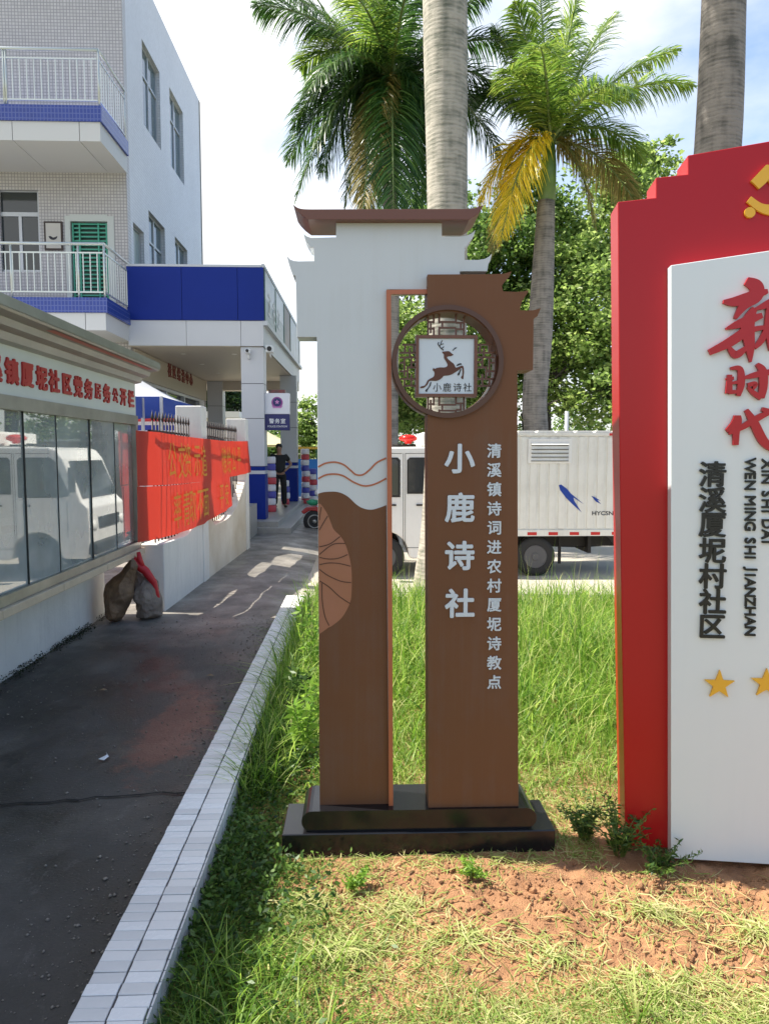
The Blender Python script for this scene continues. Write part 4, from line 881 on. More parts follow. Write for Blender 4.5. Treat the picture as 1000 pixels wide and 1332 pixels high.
# ================================================================== POLICE STATION BUILDING
ps = thing('police_station', 'white tiled three storey building with blue banded balconies and a blue fronted columned porch', 'building', (-6, 17, 0))
M_tile_shaded = tilemat('white_tiles_shaded', (.64, .61, .61), (.34, .33, .34), .062, .062, .0075)  # front wall copy of the white tiles, its shade painted into the colour
M_tile_skylit = tilemat('white_tiles_skylit', (.78, .79, .83), (.55, .57, .61), .062, .062, .006)  # same tiles on the side wall, sky brightness painted into the colour
M_bluetile = tilemat('blue_tiles', (.025, .06, .34), (.10, .14, .42), .062, .09, .008, rough=.2)
M_blue = mat('blue_aluminium_panel', (.006, .026, .24), .5, var=.12, vscale=.6, spec=.2)
M_alu = mat('grey_aluminium_panel', (.58, .59, .62), .4, var=.05, vscale=1)
M_alud = mat('window_frame_alu', (.50, .52, .55), .4, metal=.3)
M_joint = mat('panel_joint', (.05, .05, .06), .8)
def cells(a0, a1, z0, z1, holes):
    A = sorted({a0, a1, *[h[0] for h in holes], *[h[1] for h in holes]}); Z = sorted({z0, z1, *[h[2] for h in holes], *[h[3] for h in holes]})
    out = []
    for j in range(len(Z)-1):
        run = None
        for i in range(len(A)-1):
            ca, cz = (A[i]+A[i+1])/2, (Z[j]+Z[j+1])/2
            if any(h[0] < ca < h[1] and h[2] < cz < h[3] for h in holes):
                if run: out.append(run); run = None
            else: run = (run[0], A[i+1], Z[j], Z[j+1]) if run else (A[i], A[i+1], Z[j], Z[j+1])
        if run: out.append(run)
    return out
XB, YB = -4.6, 15.3
swin = [(16.62, 18.02, 8.6, 10.35), (18.92, 20.30, 8.6, 10.45), (15.66, 16.42, 4.6, 6.28), (16.82, 18.18, 5.2, 6.88), (19.14, 20.48, 5.2, 6.98)]
ground_hole = [(16.2, 21.6, .9, 3.05)]
b = MB()
for a0, a1, z0, z1 in cells(YB+.2, 22.3, -.2, 11.7, swin+ground_hole): b.box(XB-.22, XB, a0, a1, z0, z1)
b.build('side_wall', M_tile_skylit, ps)
fwin = [(-7.1, -6.33, 5.18, 6.76), (-5.80, -4.90, 4.42, 6.27)]
b = MB()
for a0, a1, z0, z1 in cells(-11, XB, -.2, 11.7, fwin): b.box(a0, a1, YB, YB+.2, z0, z1)
b.build('front_wall', M_tile_shaded, ps)
MB().box(-11, XB-.23, YB+.25, 22.25, 11.5, 11.68).box(-11, XB, 22.305, 22.5, -.2, 11.7).build('roof', M_concrete, ps)
MB().box(-11, XB-.3, YB+.6, 22.2, -.1, 11.4).build('interior_core', mat('interior_dark', (.03, .03, .03), .9), ps)
def _sw(ya, yb, za, zb, split):
    w = empty_part('window', ps); w.matrix_basis = Matrix.Identity(4); f = MB(); d = XB-.13; t = .045; ym = (ya+yb)/2
    f.box(d, d+.05, ya, ya+t, za, zb).box(d, d+.05, yb-t, yb, za, zb).box(d, d+.05, ya+t, yb-t, za, za+t).box(d, d+.05, ya+t, yb-t, zb-t, zb)
    if split: f.box(d, d+.05, ya+t, yb-t, zb-.62, zb-.57).box(d, d+.052, ym-.03, ym+.03, za+t+.001, zb-t-.001)
    f.build('frame', M_alud, w)
    gm = mat('bluish_window_glass', (.10, .15, .17), .08, spec=.9) if split else mat('pale_door_glass', (.45, .52, .50), .2)
    for a, c in ([(ya+t, ym-.03), (ym+.03, yb-t)] if split else [(ya+t, yb-t)]):
        for z0, z1 in ([(za+t, zb-.62), (zb-.57, zb-t)] if split else [(za+t, zb-t)]): MB().box(d+.015, d+.025, a, c, z0, z1).build('pane', gm, w)
for i, (a, c, z0, z1) in enumerate(swin): _sw(a, c, z0, z1, i != 2)
# front window, door with green grille
w = empty_part('window', ps); w.matrix_basis = Matrix.Identity(4); yf = YB+.06
f = MB(); x0, x1, z0, z1 = fwin[0]; f.box(x1-.05, x1, yf, yf+.05, z0, z1).box(x0, x1-.05, yf, yf+.05, z0, z0+.05).box(x0, x1-.05, yf, yf+.05, z1-.02, z1).box(x0, x1-.05, yf-.005, yf+.05, 6.27, 6.35).box(-6.76, -6.70, yf-.003, yf+.05, z0+.05, 6.269); f.build('frame', M_alud, w)
for a, c, d, e_ in ((x0, x1-.05, 6.35, z1-.02), (x0, -6.76, z0+.05, 6.27), (-6.70, x1-.05, z0+.05, 6.27)): MB().box(a, c, yf+.02, yf+.03, d, e_).build('pane', M_glass_dark, w)
dr = empty_part('door', ps); dr.matrix_basis = Matrix.Identity(4); x0, x1, z0, z1 = fwin[1]
MB().box(x0-.03, x0+.07, YB-.015, YB+.1, z0, z1).box(x1-.10, x1+.03, YB-.015, YB+.1, z0, z1).box(x0+.07, x1-.10, YB-.015, YB+.1, z1-.1, z1+.03).build('door_frame', mat('pale_door_frame', (.55, .58, .56), .4), dr)
M_green = mat('green_grille', (.05, .36, .24), .4)
MB().box(x0+.07, x1-.1, YB+.12, YB+.14, z0, z1-.1).build('door_leaf', mat('dark_green_behind', (.02, .07, .055), .3), dr)
z = z0+.06
while z < z1-.13: MB().box(x0+.09, x1-.12, YB+.055, YB+.075, z, z+.028).build('grille_slat', M_green, dr); z += .082
for x in (x0+.09, x0+.22, x1-.31, x1-.15): MB().box(x, x+.028, YB+.035, YB+.053, z0+.02, z1-.12).build('grille_upright', M_green, dr)
# balconies
M_rail = mat('pale_railing_paint', (.60, .64, .62), .3, metal=.4)
def balcony(zt, zb, zs, zr, rows):
    bc = empty_part('balcony', ps); bc.matrix_basis = Matrix.Identity(4); xf, yfr = -4.54, 13.75
    MB().box(-8.5, xf, yfr, YB-.003, zb, zt).build('blue_slab_edge', M_bluetile, bc)
    b = MB(); x = -8.45
    while x < xf-.05:
        x2 = min(x+1.17, xf-.03); b.box(x, x2-.012, yfr+.03, YB-.003, zs, zb-.002); x = x2
    b.build('soffit_panel', mat('soffit_white', (.60, .60, .60), .45), bc)
    m = M_rail; xr = xf-.05; yr = yfr+.05
    MB().tube([(-8.4, yr, zr), (xr, yr, zr)], .028, 8).tube([(xr, yr, zr+.001), (xr, YB, zr+.001)], .026, 8).build('handrail', m, bc)
    MB().box(-8.4, xr-.02, yr-.012, yr+.012, zr-.17, zr-.145).box(-8.4, xr-.02, yr-.012, yr+.012, zt+.09, zt+.115).box(xr-.012, xr+.012, yr+.02, YB, zr-.17, zr-.145).box(xr-.012, xr+.012, yr+.02, YB, zt+.09, zt+.115).build('rail', m, bc)
    for x in (xr, -5.05 if rows else -6.2, -6.24, -7.4): MB().tube([(x, yr, zt), (x, yr, zr-.02)], .02, 6).build('post', m, bc)
    MB().tube([(xr, YB-.05, zt), (xr, YB-.05, zr-.02)], .02, 6).build('post', m, bc)
    x = xr-.12
    while x > -7.2: MB().box(x-.008, x+.008, yr-.008, yr+.008, zt+.115, zr-.17).build('baluster', m, bc); x -= .125
    y = yr+.13
    while y < YB-.1: MB().box(xr-.008, xr+.008, y-.008, y+.008, zt+.115, zr-.17).build('baluster', m, bc); y += .13
balcony(7.70, 7.43, 7.10, 8.66, 0); balcony(4.376, 4.11, 3.80, 5.33, 1)
pf = thing('framed_picture', 'framed picture with dark crescent shape hanging between the balcony window and green door', 'picture', (-6.05, YB, 5.9))
MB().box(-6.235, -5.875, YB-.03, YB-.002, 5.60, 6.155).build('frame', mat('dark_frame', (.04, .025, .02), .5), pf)
MB().box(-6.20, -5.91, YB-.034, YB-.031, 5.635, 6.12).build('print', mat('cream_paper', (.55, .52, .48), .6), pf)
q = MB(); q.xz([(-6.06+.085*math.cos(t), 5.87+.075*math.sin(t)) for t in [PI+i*PI/10 for i in range(11)]]+[(-6.02, 5.85), (-6.06, 5.84), (-6.10, 5.865)], YB-.037, YB-.034); q.build('crescent_print', mat('dark_ink', (.02, .02, .03), .6), pf)
# porch
xs = [XB+.003, -3.52, -2.42, -1.90]
def pxr(y): return -1.90+(y-15.1)*.0087
for i in range(3): MB().box(xs[i]+.004, xs[i+1]-.004, 15.10, 15.16, 4.222, 5.256).build('blue_panel', M_blue, ps)
b = MB(); P = [(XB+.003, 15.165), (pxr(15.165)-.04, 15.165), (pxr(23.1)-.04, 23.1), (XB+.003, 23.1)]; b.xy(P, 3.74, 5.24); b.build('porch_slab', M_joint, ps)
b = MB(); P = [(XB+.003, 15.2), (pxr(15.2)-.06, 15.2), (pxr(23.1)-.06, 23.05), (XB+.003, 23.05)]; b.xy(P, 3.715, 3.738); b.build('porch_ceiling', M_soffit, ps)
for a, c in ((XB+.003, -3.45), (-3.45, -2.37), (-2.37, -1.92)): MB().box(a+.004, c-.004, 15.125, 15.164, 3.72, 4.216).build('grey_panel', M_alu, ps)
b = MB(); P = [(pxr(15.13)-.038, 15.13), (pxr(15.13)-.02, 15.13), (pxr(23.1)-.02, 23.1), (pxr(23.1)-.038, 23.1)]; b.xy(P, 3.72, 4.216); b.build('side_grey_panel', M_alu, ps)
b = MB(); P = [(pxr(15.12)-.045, 15.12), (pxr(15.12)+.012, 15.12), (pxr(23.1)+.012, 23.15), (pxr(23.1)-.045, 23.15)]; b.xy(P, 5.262, 5.33); b.xy([(x+(.05 if i in (1, 2) else 0), y) for i, (x, y) in enumerate(P)], 4.13, 4.218); b.box(XB+.003, -1.95, 15.10, 15.17, 5.2605, 5.305); b.build('coping', M_alud, ps)
for z, y in ((3.0, 16.3), (3.0, 18.2), (3.0, 20.2)):
    for x in (-2.7, -3.8): MB().lathe((x, y, 3.705), [(.055, .0), (.06, .009)], 14).build('downlight', mat('downlight_face', (.9, .88, .8), .3), ps)
# side sign panels of the porch
M_sgreen = mat('sign_green', (.09, .16, .12), .3, col2=(.05, .09, .12), vscale=1.5); M_spale = mat('sign_pale', (.50, .52, .54), .3, col2=(.34, .36, .40), vscale=2)
def sp(ya, yb, z0, z1, off, m, nm, par): return MB().prism([(pxr(ya)+off, ya, z0), (pxr(yb)+off, yb, z0), (pxr(yb)+off, yb, z1), (pxr(ya)+off, ya, z1)], [(pxr(ya)+off-.012, ya, z0), (pxr(yb)+off-.012, yb, z0), (pxr(yb)+off-.012, yb, z1), (pxr(ya)+off-.012, ya, z1)]).build(nm, m, par)
sg = thing('porch_side_sign', 'row of pale and green printed sign panels along the side of the porch roof', 'sign', (-1.88, 19, 4.2))
sp(15.2, 18.7, 4.70, 5.255, .0, M_spale, 'pale_panel', sg); sp(15.2, 18.7, 4.225, 4.695, .0, M_sgreen, 'green_panel', sg)
sp(18.72, 20.2, 4.225, 5.255, .0, mat('sign_brown_photo', (.26, .12, .055), .4, col2=(.05, .05, .05), vscale=3), 'photo_panel', sg)
sp(20.22, 23.0, 4.225, 5.255, .0, mat('sign_blue_photo', (.28, .38, .46), .3, col2=(.10, .16, .14), vscale=2), 'photo_panel', sg)
for i, ch in enumerate('正在工'): put_text(ch, M_white, sg, (pxr(16.0+i*.8)+.002, 16.0+i*.8, 4.66), .52, 'sign_character', .004, .03, basis=BG)
for y in (15.2, 17, 18.71, 20.21, 22.95): sp(y-.02, y+.02, 4.24, 5.24, .014, mat('green_sign_frame', (.10, .22, .16), .4), 'frame_bar', sg)
# columns
def column(x0, y0, z0):
    c = empty_part('column', ps); c.matrix_basis = Matrix.Identity(4); x1, y1 = x0+.45, y0+.45
    zz = [1.31, 2.28, 2.98, 3.714]
    for i in range(3): MB().box(x0, x1, y0, y1, zz[i]+.006, zz[i+1]-.006).build('column_panel', M_alu, c)
    MB().box(x0+.01, x1-.01, y0+.01, y1-.01, z0, 3.71).build('column_core', M_joint, c)
    MB().box(x0-.004, x1+.004, y0-.004, y1+.004, 1.226, 1.306).build('blue_band', M_blue, c); MB().box(x0-.002, x1+.002, y0-.002, y1+.002, 1.155, 1.224).build('grey_band', M_alu, c); MB().box(x0-.004, x1+.004, y0-.004, y1+.004, z0, 1.153).build('blue_base', M_blue, c)
column(-2.385, 15.18, .225); column(-2.20, 20.75, .225); column(-4.55, 22.5, .225)
MB().box(XB+.003, -1.85, 22.55, 22.95, 3.45, 3.712).build('rear_beam', M_soffit, ps)
MB().box(XB+.003, XB+.05, 15.4, 22.4, 3.12, 3.70).build('lettering_band', mat('beige_band', (.50, .44, .35), .5), ps)
MB().box(XB-.1, XB-.08, 16.2, 21.6, .9, 3.05).build('shopfront_glass', M_glass_dark, ps)
for y in (16.2, 17.9, 19.7, 21.5): MB().box(XB-.078, XB+.02, y, y+.08, .9, 3.05).build('mullion', M_alud, ps)
for ch, px in (('社', 18.1), ('区', 18.55), ('综', 19.0), ('治', 19.45), ('中', 19.9), ('心', 20.35)):
    put_text(ch, mat('brown_red_letter', (.24, .05, .04), .5), ps, (XB+.052, px, 3.55-.0), .34, 'wall_character', .02, .02, basis=BG)
# steps and plinth
M_stone = mat('pale_grey_granite', (.40, .38, .34), .35, col2=(.30, .29, .27), vscale=25)
MB().box(XB+.003, -1.63, 14.75, 22.9, -.2, .221).build('porch_floor', M_stone, ps, bevel=.006)
MB().box(-2.5, -1.36, 14.58, 22.0, -.3, .108).build('step', M_stone, ps, bevel=.006)
MB().box(-3.6, -2.02, 13.0, 14.56, -.2, .60).build('planter_plinth', M_stone, ps)

# lightbox sign
ls = thing('police_lightbox_sign', 'white and dark blue lightbox sign with round purple emblem hanging beside the porch column', 'sign', (-1.68, 15.35, 2.4))
M_navy = mat('navy_sign', (.008, .010, .12), .3); M_lb = mat('lightbox_white', (.72, .73, .78), .3)
MB().box(-1.935, -1.43, 15.30, 15.45, 2.375, 2.80).build('white_box', M_lb, ls, bevel=.008); MB().box(-1.935, -1.43, 15.30, 15.45, 2.045, 2.372).build('navy_box', M_navy, ls, bevel=.008)
MB().box(-1.86, -1.52, 15.33, 15.42, 2.803, 2.87).build('led_strip', mat('led_dark', (.03, .04, .04), .3, col2=(.25, .03, .03), vscale=9), ls)
MB().box(-1.945, -1.94, 15.34, 15.40, 2.1, 2.7).box(-1.95, -1.945, 15.32, 15.42, 2.1, 2.75).build('bracket', M_steel, ls)
M_pur = mat('badge_purple', (.30, .06, .28), .4); M_pnk = mat('badge_pink', (.55, .22, .50), .4); em = (-1.683, 2.61)
MB().lathe((em[0], 15.297, em[1]), [(.115, 0), (.115, .002)], 28, 'y').build('emblem_disc', M_pur, ls)
MB().lathe((em[0], 15.295, em[1]+.005), [(.085, 0), (.085, .002)], 24, 'y').build('emblem_field', M_navy, ls)
MB().xz([(em[0]+.05*math.sin(i*PI/5)*(1 if i % 2 == 0 else .5), em[1]+.01+.05*math.cos(i*PI/5)*(1 if i % 2 == 0 else .5)) for i in range(10)], 15.2925, 15.2945).build('emblem_star', M_pnk, ls)
MB().xz([(em[0]-.12, em[1]-.06), (em[0]-.08, em[1]-.115), (em[0]+.08, em[1]-.115), (em[0]+.12, em[1]-.06), (em[0]+.07, em[1]-.085), (em[0]-.07, em[1]-.085)], 15.292, 15.2948).build('emblem_wreath', M_pnk, ls)
BX = Matrix(((1, 0, 0), (0, 0, -1), (0, 1, 0)))
for i, ch in enumerate('警务室'): put_text(ch, M_white, ls, (-1.80+i*.117, 15.298, 2.235), .105, 'character', .003, .02)
put_text('POLICE STATION', M_white, ls, (-1.683, 15.298, 2.125), .052, 'lettering', .003, .012)
# cameras
def cctv(x, y, z, label, sc=1, hang=False):
    t = thing('security_camera', label, 'camera', (x, y, z)); M = MB()
    MB().box(-.05*sc, .05*sc, -.14, .10, -.045*sc, .045*sc).build('housing', M_white, t, local=True, bevel=.01); MB().lathe((0, -.142, 0), [(.035*sc, -.012), (.035*sc, 0)], 14, 'y').build('lens', M_dark, t, local=True)
    MB().tube([(0, .02, -.04), (0, .05, -.12), (0, .12, -.14)], .016, 8).build('bracket', M_white, t, local=True)
cctv(-2.22, 15.06, 3.60, 'small white security camera on the front face of the near porch column', .9)
cctv(-1.80, 15.2, 3.66, 'larger white dome and bullet security camera on the corner of the porch', 1.4)

# ================================================================== TENTS, TARPS, HOARDING
def canopy(name, cx_, cy_, w, zl_, zt, m, m2, label, val=.28):
    t = thing(name, label, 'tent', (cx_, cy_, 0)); h = w/2; b = MB()
    n = 8; V = []; F = []
    for s_ in range(4):
        a = [(-h, -h), (h, -h), (h, h), (-h, h)]; p, q = a[s_], a[(s_+1) % 4]; k = len(b.v)
        vs_ = []
        for i in range(n+1):
            f = i/n; zz = zl_+(zt-zl_)*(f**1.35); sag = .0
            vs_ += [(p[0]*(1-f), p[1]*(1-f), zz), (q[0]*(1-f), q[1]*(1-f), zz)]
        b.add(vs_, [(2*i, 2*i+1, 2*i+3, 2*i+2) for i in range(n)], True)
    b.build('roof_cloth', m, t, local=True)
    b = MB()
    for s_ in range(4):
        a = [(-h, -h), (h, -h), (h, h), (-h, h)]; p, q = a[s_], a[(s_+1) % 4]; b.add([(p[0], p[1], zl_), (q[0], q[1], zl_), (q[0], q[1], zl_-val), (p[0], p[1], zl_-val)], [(0, 1, 2, 3)])
    b.build('valance', m2, t, local=True)
    for x, y in ((-h, -h), (h, -h), (h, h), (-h, h)): MB().box(x-.02, x+.02, y-.02, y+.02, 0, zl_).build('leg', M_alud, t, local=True)
    return t
M_tblue = mat('blue_tent_cloth', (.03, .075, .36), .5, trans=.3); M_twhite = mat('white_tent_cloth', (.78, .80, .84), .5, trans=.35); M_cream = mat('cream_tent_cloth', (.66, .60, .36), .6, trans=.3)
canopy('canopy_tent', -4.25, 12.45, 2.65, 2.42, 3.2, M_twhite, M_tblue, 'white topped canopy tent with blue valance behind the fence bars')
canopy('canopy_tent', -4.3, 9.35, 2.5, 2.36, 2.95, M_twhite, M_tblue, 'added canopy tent shading the red banners, mostly hidden behind the steel notice cabinet')  # tent added to cast shade on the banners, gap leaves bright stripes
canopy('canopy_tent', -3.7, 27, 2.9, 1.85, 2.55, M_cream, M_cream, 'cream canopy tent far behind the person and the columns', .05)
def stripes_mat():
    m = bpy.data.materials.new('striped_tarpaulin'); m.use_nodes = True; n = m.node_tree.nodes; l = m.node_tree.links; b = n['Principled BSDF']; b.inputs['Roughness'].default_value = .5
    tc = n.new('ShaderNodeTexCoord'); s = n.new('ShaderNodeSeparateXYZ'); mu = n.new('ShaderNodeMath'); mu.operation = 'MULTIPLY'; mu.inputs[1].default_value = 3.6; fr = n.new('ShaderNodeMath'); fr.operation = 'FRACT'
    r = n.new('ShaderNodeValToRGB'); r.color_ramp.interpolation = 'CONSTANT'; e = r.color_ramp.elements
    e[0].position = 0; e[0].color = (.03, .05, .38, 1); e[1].position = .3; e[1].color = (.72, .70, .74, 1); a = e.new(.5); a.color = (.60, .05, .06, 1); a = e.new(.8); a.color = (.72, .70, .74, 1)
    l.new(tc.outputs['Object'], s.inputs[0]); l.new(s.outputs[2], mu.inputs[0]); l.new(mu.outputs[0], fr.inputs[0]); l.new(fr.outputs[0], r.inputs[0]); l.new(r.outputs[0], b.inputs['Base Color'])
    return m
M_stripe = stripes_mat()
def tarp(x0, x1, y, z0, z1, label, lean=.25):
    b = MB(); n = 24; V = []
    for j in range(9):
        for i in range(n+1):
            t = i/n; V.append((x0+(x1-x0)*t, y+.06*math.sin(t*19+j*.3)+lean*(j/8), z0+(z1-z0)*j/8+.02*math.sin(t*9)))
    F = [(j*(n+1)+i, j*(n+1)+i+1, (j+1)*(n+1)+i+1, (j+1)*(n+1)+i) for j in range(8) for i in range(n)]
    b.add(V, F, True); b.build('striped_tarpaulin', M_stripe, label=label, cat='tarpaulin')
tarp(-5.5, -2.75, 11.75, .2, 2.12, 'red white and blue striped tarpaulin hung behind the fence bars')
def barrier(x, y, z, h, r, label):
    t = thing('striped_barrier', label, 'barrier', (x, y, z), group='striped wrapped barriers by the porch columns'); n = int(h/.16)
    for k in range(n):
        o = MB().lathe((random.uniform(-.015, .015), 0, k*.16), [(r*.92, 0), (r, .03), (r, .12), (r*.9, .155)], 12).build('wrapped_roll', [mat('wrap_red', (.55, .06, .08), .5), mat('wrap_white', (.75, .72, .76), .5), mat('wrap_blue', (.08, .08, .40), .5), mat('wrap_white', (.75, .72, .76), .5)][k % 4], t, local=True)
barrier(-2.05, 17.2, .22, 1.35, .11, 'stacked red white and blue roll left of the person'); barrier(-1.95, 19.6, .22, .7, .1, 'low striped roll between the person and the far column')
barrier(-1.58, 21.6, .1, 1.62, .12, 'striped roll standing right of the far porch column'); barrier(-1.38, 21.8, .0, 1.2, .12, 'shorter striped roll right of the far porch column')
hb = thing('blue_hoarding', 'blue site hoarding with a yellow top rail at the end of the path', 'hoarding', (-.4, 25.5, 0))
MB().box(-2.6, 2.6, 25.45, 25.5, -.3, 1.36).build('blue_sheet', mat('hoarding_blue', (.015, .16, .55), .4), hb)
MB().box(-2.6, 2.6, 25.40, 25.5, 1.70, 1.78).build('yellow_rail', mat('rail_yellow', (.60, .40, .06), .5), hb)
for x in (-2.4, -1.95, -1.5, -1.05, -.6): MB().box(x, x+.05, 25.43, 25.47, 1.362, 1.698).build('rail_post', mat('post_green', (.05, .16, .10), .5), hb)
# low far building seen through the porch
fb = thing('low_far_building', 'low pale outbuilding with a white roof edge seen through the porch', 'building', (-6, 31, 0))
MB().box(-9, -5.05, 30, 35, -.3, 2.95).build('wall', M_plaster, fb); MB().box(-9.1, -4.75, 29.6, 35.2, 2.96, 3.2).build('roof', M_white, fb)
MB().box(-6.15, -5.6, 29.96, 29.995, 2.2, 2.8).build('window', M_tblue, fb)

# ================================================================== PERSON
def skin_mesh(name, verts, edges, radii, m, parent, root=0, sub=2):
    me = bpy.data.meshes.new(name); me.from_pydata(verts, edges, []); o = bpy.data.objects.new(name, me); COL.objects.link(o); o.parent = parent
    s_ = o.modifiers.new('skin', 'SKIN'); s_.use_smooth_shade = True
    for v_, r in zip(me.skin_vertices[0].data, radii): v_.radius = r if isinstance(r, tuple) else (r, r)
    me.skin_vertices[0].data[root].use_root = True
    sb_ = o.modifiers.new('sub', 'SUBSURF'); sb_.levels = sub; sb_.render_levels = sub
    # freeze to a plain mesh
    bpy.context.view_layer.update(); dg = bpy.context.evaluated_depsgraph_get(); nm = bpy.data.meshes.new_from_object(o.evaluated_get(dg)); o.modifiers.clear(); o.data = nm; nm.materials.clear(); nm.materials.append(m)
    for p in nm.polygons: p.use_smooth = True
    return o
pe = thing('person', 'person in black shirt and trousers standing on the porch with hands on hips', 'person', (-2.0, 18.5, .222), rz=.25)
M_skin = mat('skin', (.30, .16, .10), .5); M_blk = mat('black_cloth', (.012, .012, .014), .8)
H = 1.56/1.7
def S(p): return [tuple(c*H for c in q) for q in p]
bv_ = S([(0, 0, .95), (0, -.01, 1.12), (0, 0, 1.32), (0, 0, 1.43), (0, -.01, 1.50), (0, -.015, 1.60), (0, -.01, 1.69), (-.17, 0, 1.39), (-.33, .03, 1.17), (-.17, -.07, 1.02), (.17, 0, 1.39), (.33, .03, 1.17), (.17, -.07, 1.02), (-.09, 0, .88), (-.11, .0, .48), (-.12, .02, .08), (-.13, -.12, .03), (.09, 0, .88), (.12, -.02, .48), (.14, .02, .08), (.16, -.12, .03), (-.12, -.10, .98), (.12, -.10, .98)])
be_ = [(0, 1), (1, 2), (2, 3), (3, 4), (4, 5), (5, 6), (2, 7), (7, 8), (8, 9), (2, 10), (10, 11), (11, 12), (0, 13), (13, 14), (14, 15), (15, 16), (0, 17), (17, 18), (18, 19), (19, 20), (9, 21), (12, 22)]
br_ = [(.12, .09), (.115, .085), (.13, .09), .055, .05, (.075, .09), (.06, .07), .055, .038, .026, .055, .038, .026, .075, .052, .035, .035, .075, .052, .035, .035, .03, .03]
skin_mesh('body', bv_, be_, br_, M_skin, pe)
tv = S([(0, 0, .90), (0, -.01, 1.12), (0, 0, 1.30), (0, 0, 1.40), (-.18, 0, 1.385), (-.27, .018, 1.26), (.18, 0, 1.385), (.27, .018, 1.26)])
skin_mesh('shirt', tv, [(0, 1), (1, 2), (2, 3), (2, 4), (4, 5), (2, 6), (6, 7)], [(.17, .135), (.15, .12), (.155, .115), .075, .075, .062, .075, .062], M_blk, pe)
lv = S([(0, 0, 1.0), (-.09, 0, .86), (-.11, 0, .48), (-.12, .02, .07), (.09, 0, .86), (.12, -.02, .48), (.14, .02, .07)])
skin_mesh('trousers', lv, [(0, 1), (1, 2), (2, 3), (0, 4), (4, 5), (5, 6)], [(.14, .11), .10, .078, .062, .10, .078, .062], mat('charcoal_trousers', (.010, .010, .011), .85), pe)
hr = MB().blob((0, .012*H, 1.655*H), (.088*H, .105*H, .085*H), 14, 10, .1, 2); hr.build('hair', mat('black_hair', (.008, .007, .006), .6), pe, local=True)
for sx in (-.13, .15):
    MB().blob((sx*H, -.07*H, .035), (.045, .12, .035), 12, 8).build('shoe', mat('brown_shoe', (.05, .035, .02), .5), pe, local=True)

# ================================================================== MOTOR SCOOTER
mo = thing('motor_scooter', 'red motor scooter parked beyond the left post, only its front wheel and handlebar showing', 'scooter', (-.35, 16.0, hgt(-.5, 16.0)), rz=0)
def wheel(par, x, z, r, w, ym=0, nm='wheel', local=True, hub=None):
    t_ = empty_part(nm, par); t_.matrix_basis = Matrix.Identity(4)
    MB().lathe((x, ym-w/2, z), [(r*.62, 0), (r*.92, 0), (r, w*.22), (r, w*.78), (r*.92, w), (r*.62, w)], 32, 'y').build('tyre', M_dark, t_, local=local)
    h = MB().lathe((x, ym-w/2-.004, z), [(r*.60, .012), (r*.63, 0), (r*.52, .004), (r*.45, .03), (r*.2, .03), (r*.18, .0), (r*.05, -.004)], 24, 'y'); h.build('rim', hub or M_steel_dull, t_, local=local)
    return t_
wheel(mo, -.63, .245, .245, .10); wheel(mo, .60, .245, .245, .12)
M_mred = mat('scooter_red', (.42, .02, .02), .25, coat=.5)
MB().xz([(-.92, .46), (-.80, .56), (-.60, .58), (-.44, .50), (-.38, .38), (-.46, .36), (-.58, .47), (-.74, .48), (-.86, .40)], -.07, .07).build('front_fender', M_mred, mo, local=True, bevel=.02)
MB().xz([(-.55, .55), (-.42, .95), (-.34, .95), (-.36, .55), (-.20, .32), (.15, .30), (.30, .62), (.75, .68), (.80, .58), (.55, .40), (.30, .20), (-.25, .22), (-.48, .40)], -.13, .13).build('body_shell', M_mred, mo, local=True, bevel=.03)
MB().xz([(.12, .70), (.30, .78), (.75, .80), (.78, .72), (.3, .66), (.14, .64)], -.13, .13).build('seat', M_dark, mo, local=True, bevel=.02)
MB().tube([(-.63, -.0, .245), (-.50, 0, .62), (-.42, 0, .98)], .03, 8).build('fork', M_dark, mo, local=True)
MB().tube([(-.40, -.32, 1.02), (-.44, -.12, 1.0), (-.44, .12, 1.0), (-.40, .32, 1.02)], .018, 8).build('handlebar', M_dark, mo, local=True)
MB().blob((-.55, 0, .86), (.08, .10, .08)).build('headlight', mat('headlight_glass', (.7, .7, .7), .1), mo, local=True)
for s_ in (-.3, .3): MB().tube([(-.40, s_, 1.02), (-.44, s_*1.1, 1.25)], .008, 6).blob((-.44, s_*1.15, 1.30), (.02, .07, .05)).build('mirror', M_dark, mo, local=True)
MB().blob((-.66, 0, .66), (.14, .13, .07), 14, 8, .3, 4).build('basket_bag', mat('green_bag', (.03, .32, .16), .5), mo, local=True)

# ================================================================== TRUCK
tk = thing('police_truck', 'white double cab truck with ribbed box body and red beacon behind the grass', 'truck', (2, 11.8, -.285))
M_tw = mat('truck_white', (.84, .84, .81), .35, var=.08, vscale=1.5, coat=.2, streak=.3); M_twd = mat('truck_box_white', (.82, .82, .77), .5, col2=(.70, .69, .62), vscale=2.5, streak=.45)
M_chas = mat('chassis_black', (.02, .018, .016), .7)
TY = 11.0; TB = 12.65
arc_ = [(.365+.36*math.cos(t), .06+.36*math.sin(t)) for t in [PI-i*PI/12 for i in range(13)]]
cabp = [(-.40, .12), (-.42, .42), (-.40, .78), (-.30, .88), (-.06, 1.50), (.04, 1.63), (.16, 1.67), (.98, 1.68), (1.02, 1.64), (1.02, .22), (.99, .02), (.80, .0), (.74, .06)]
cabp = cabp[:-1]+[(arc_[-1][0]+.01, 0.02)]+list(reversed(arc_))+[(-.02, .02), (-.36, .02)]
MB().xz(cabp, TY, TB).build('cab_body', M_tw, tk, bevel=.025)
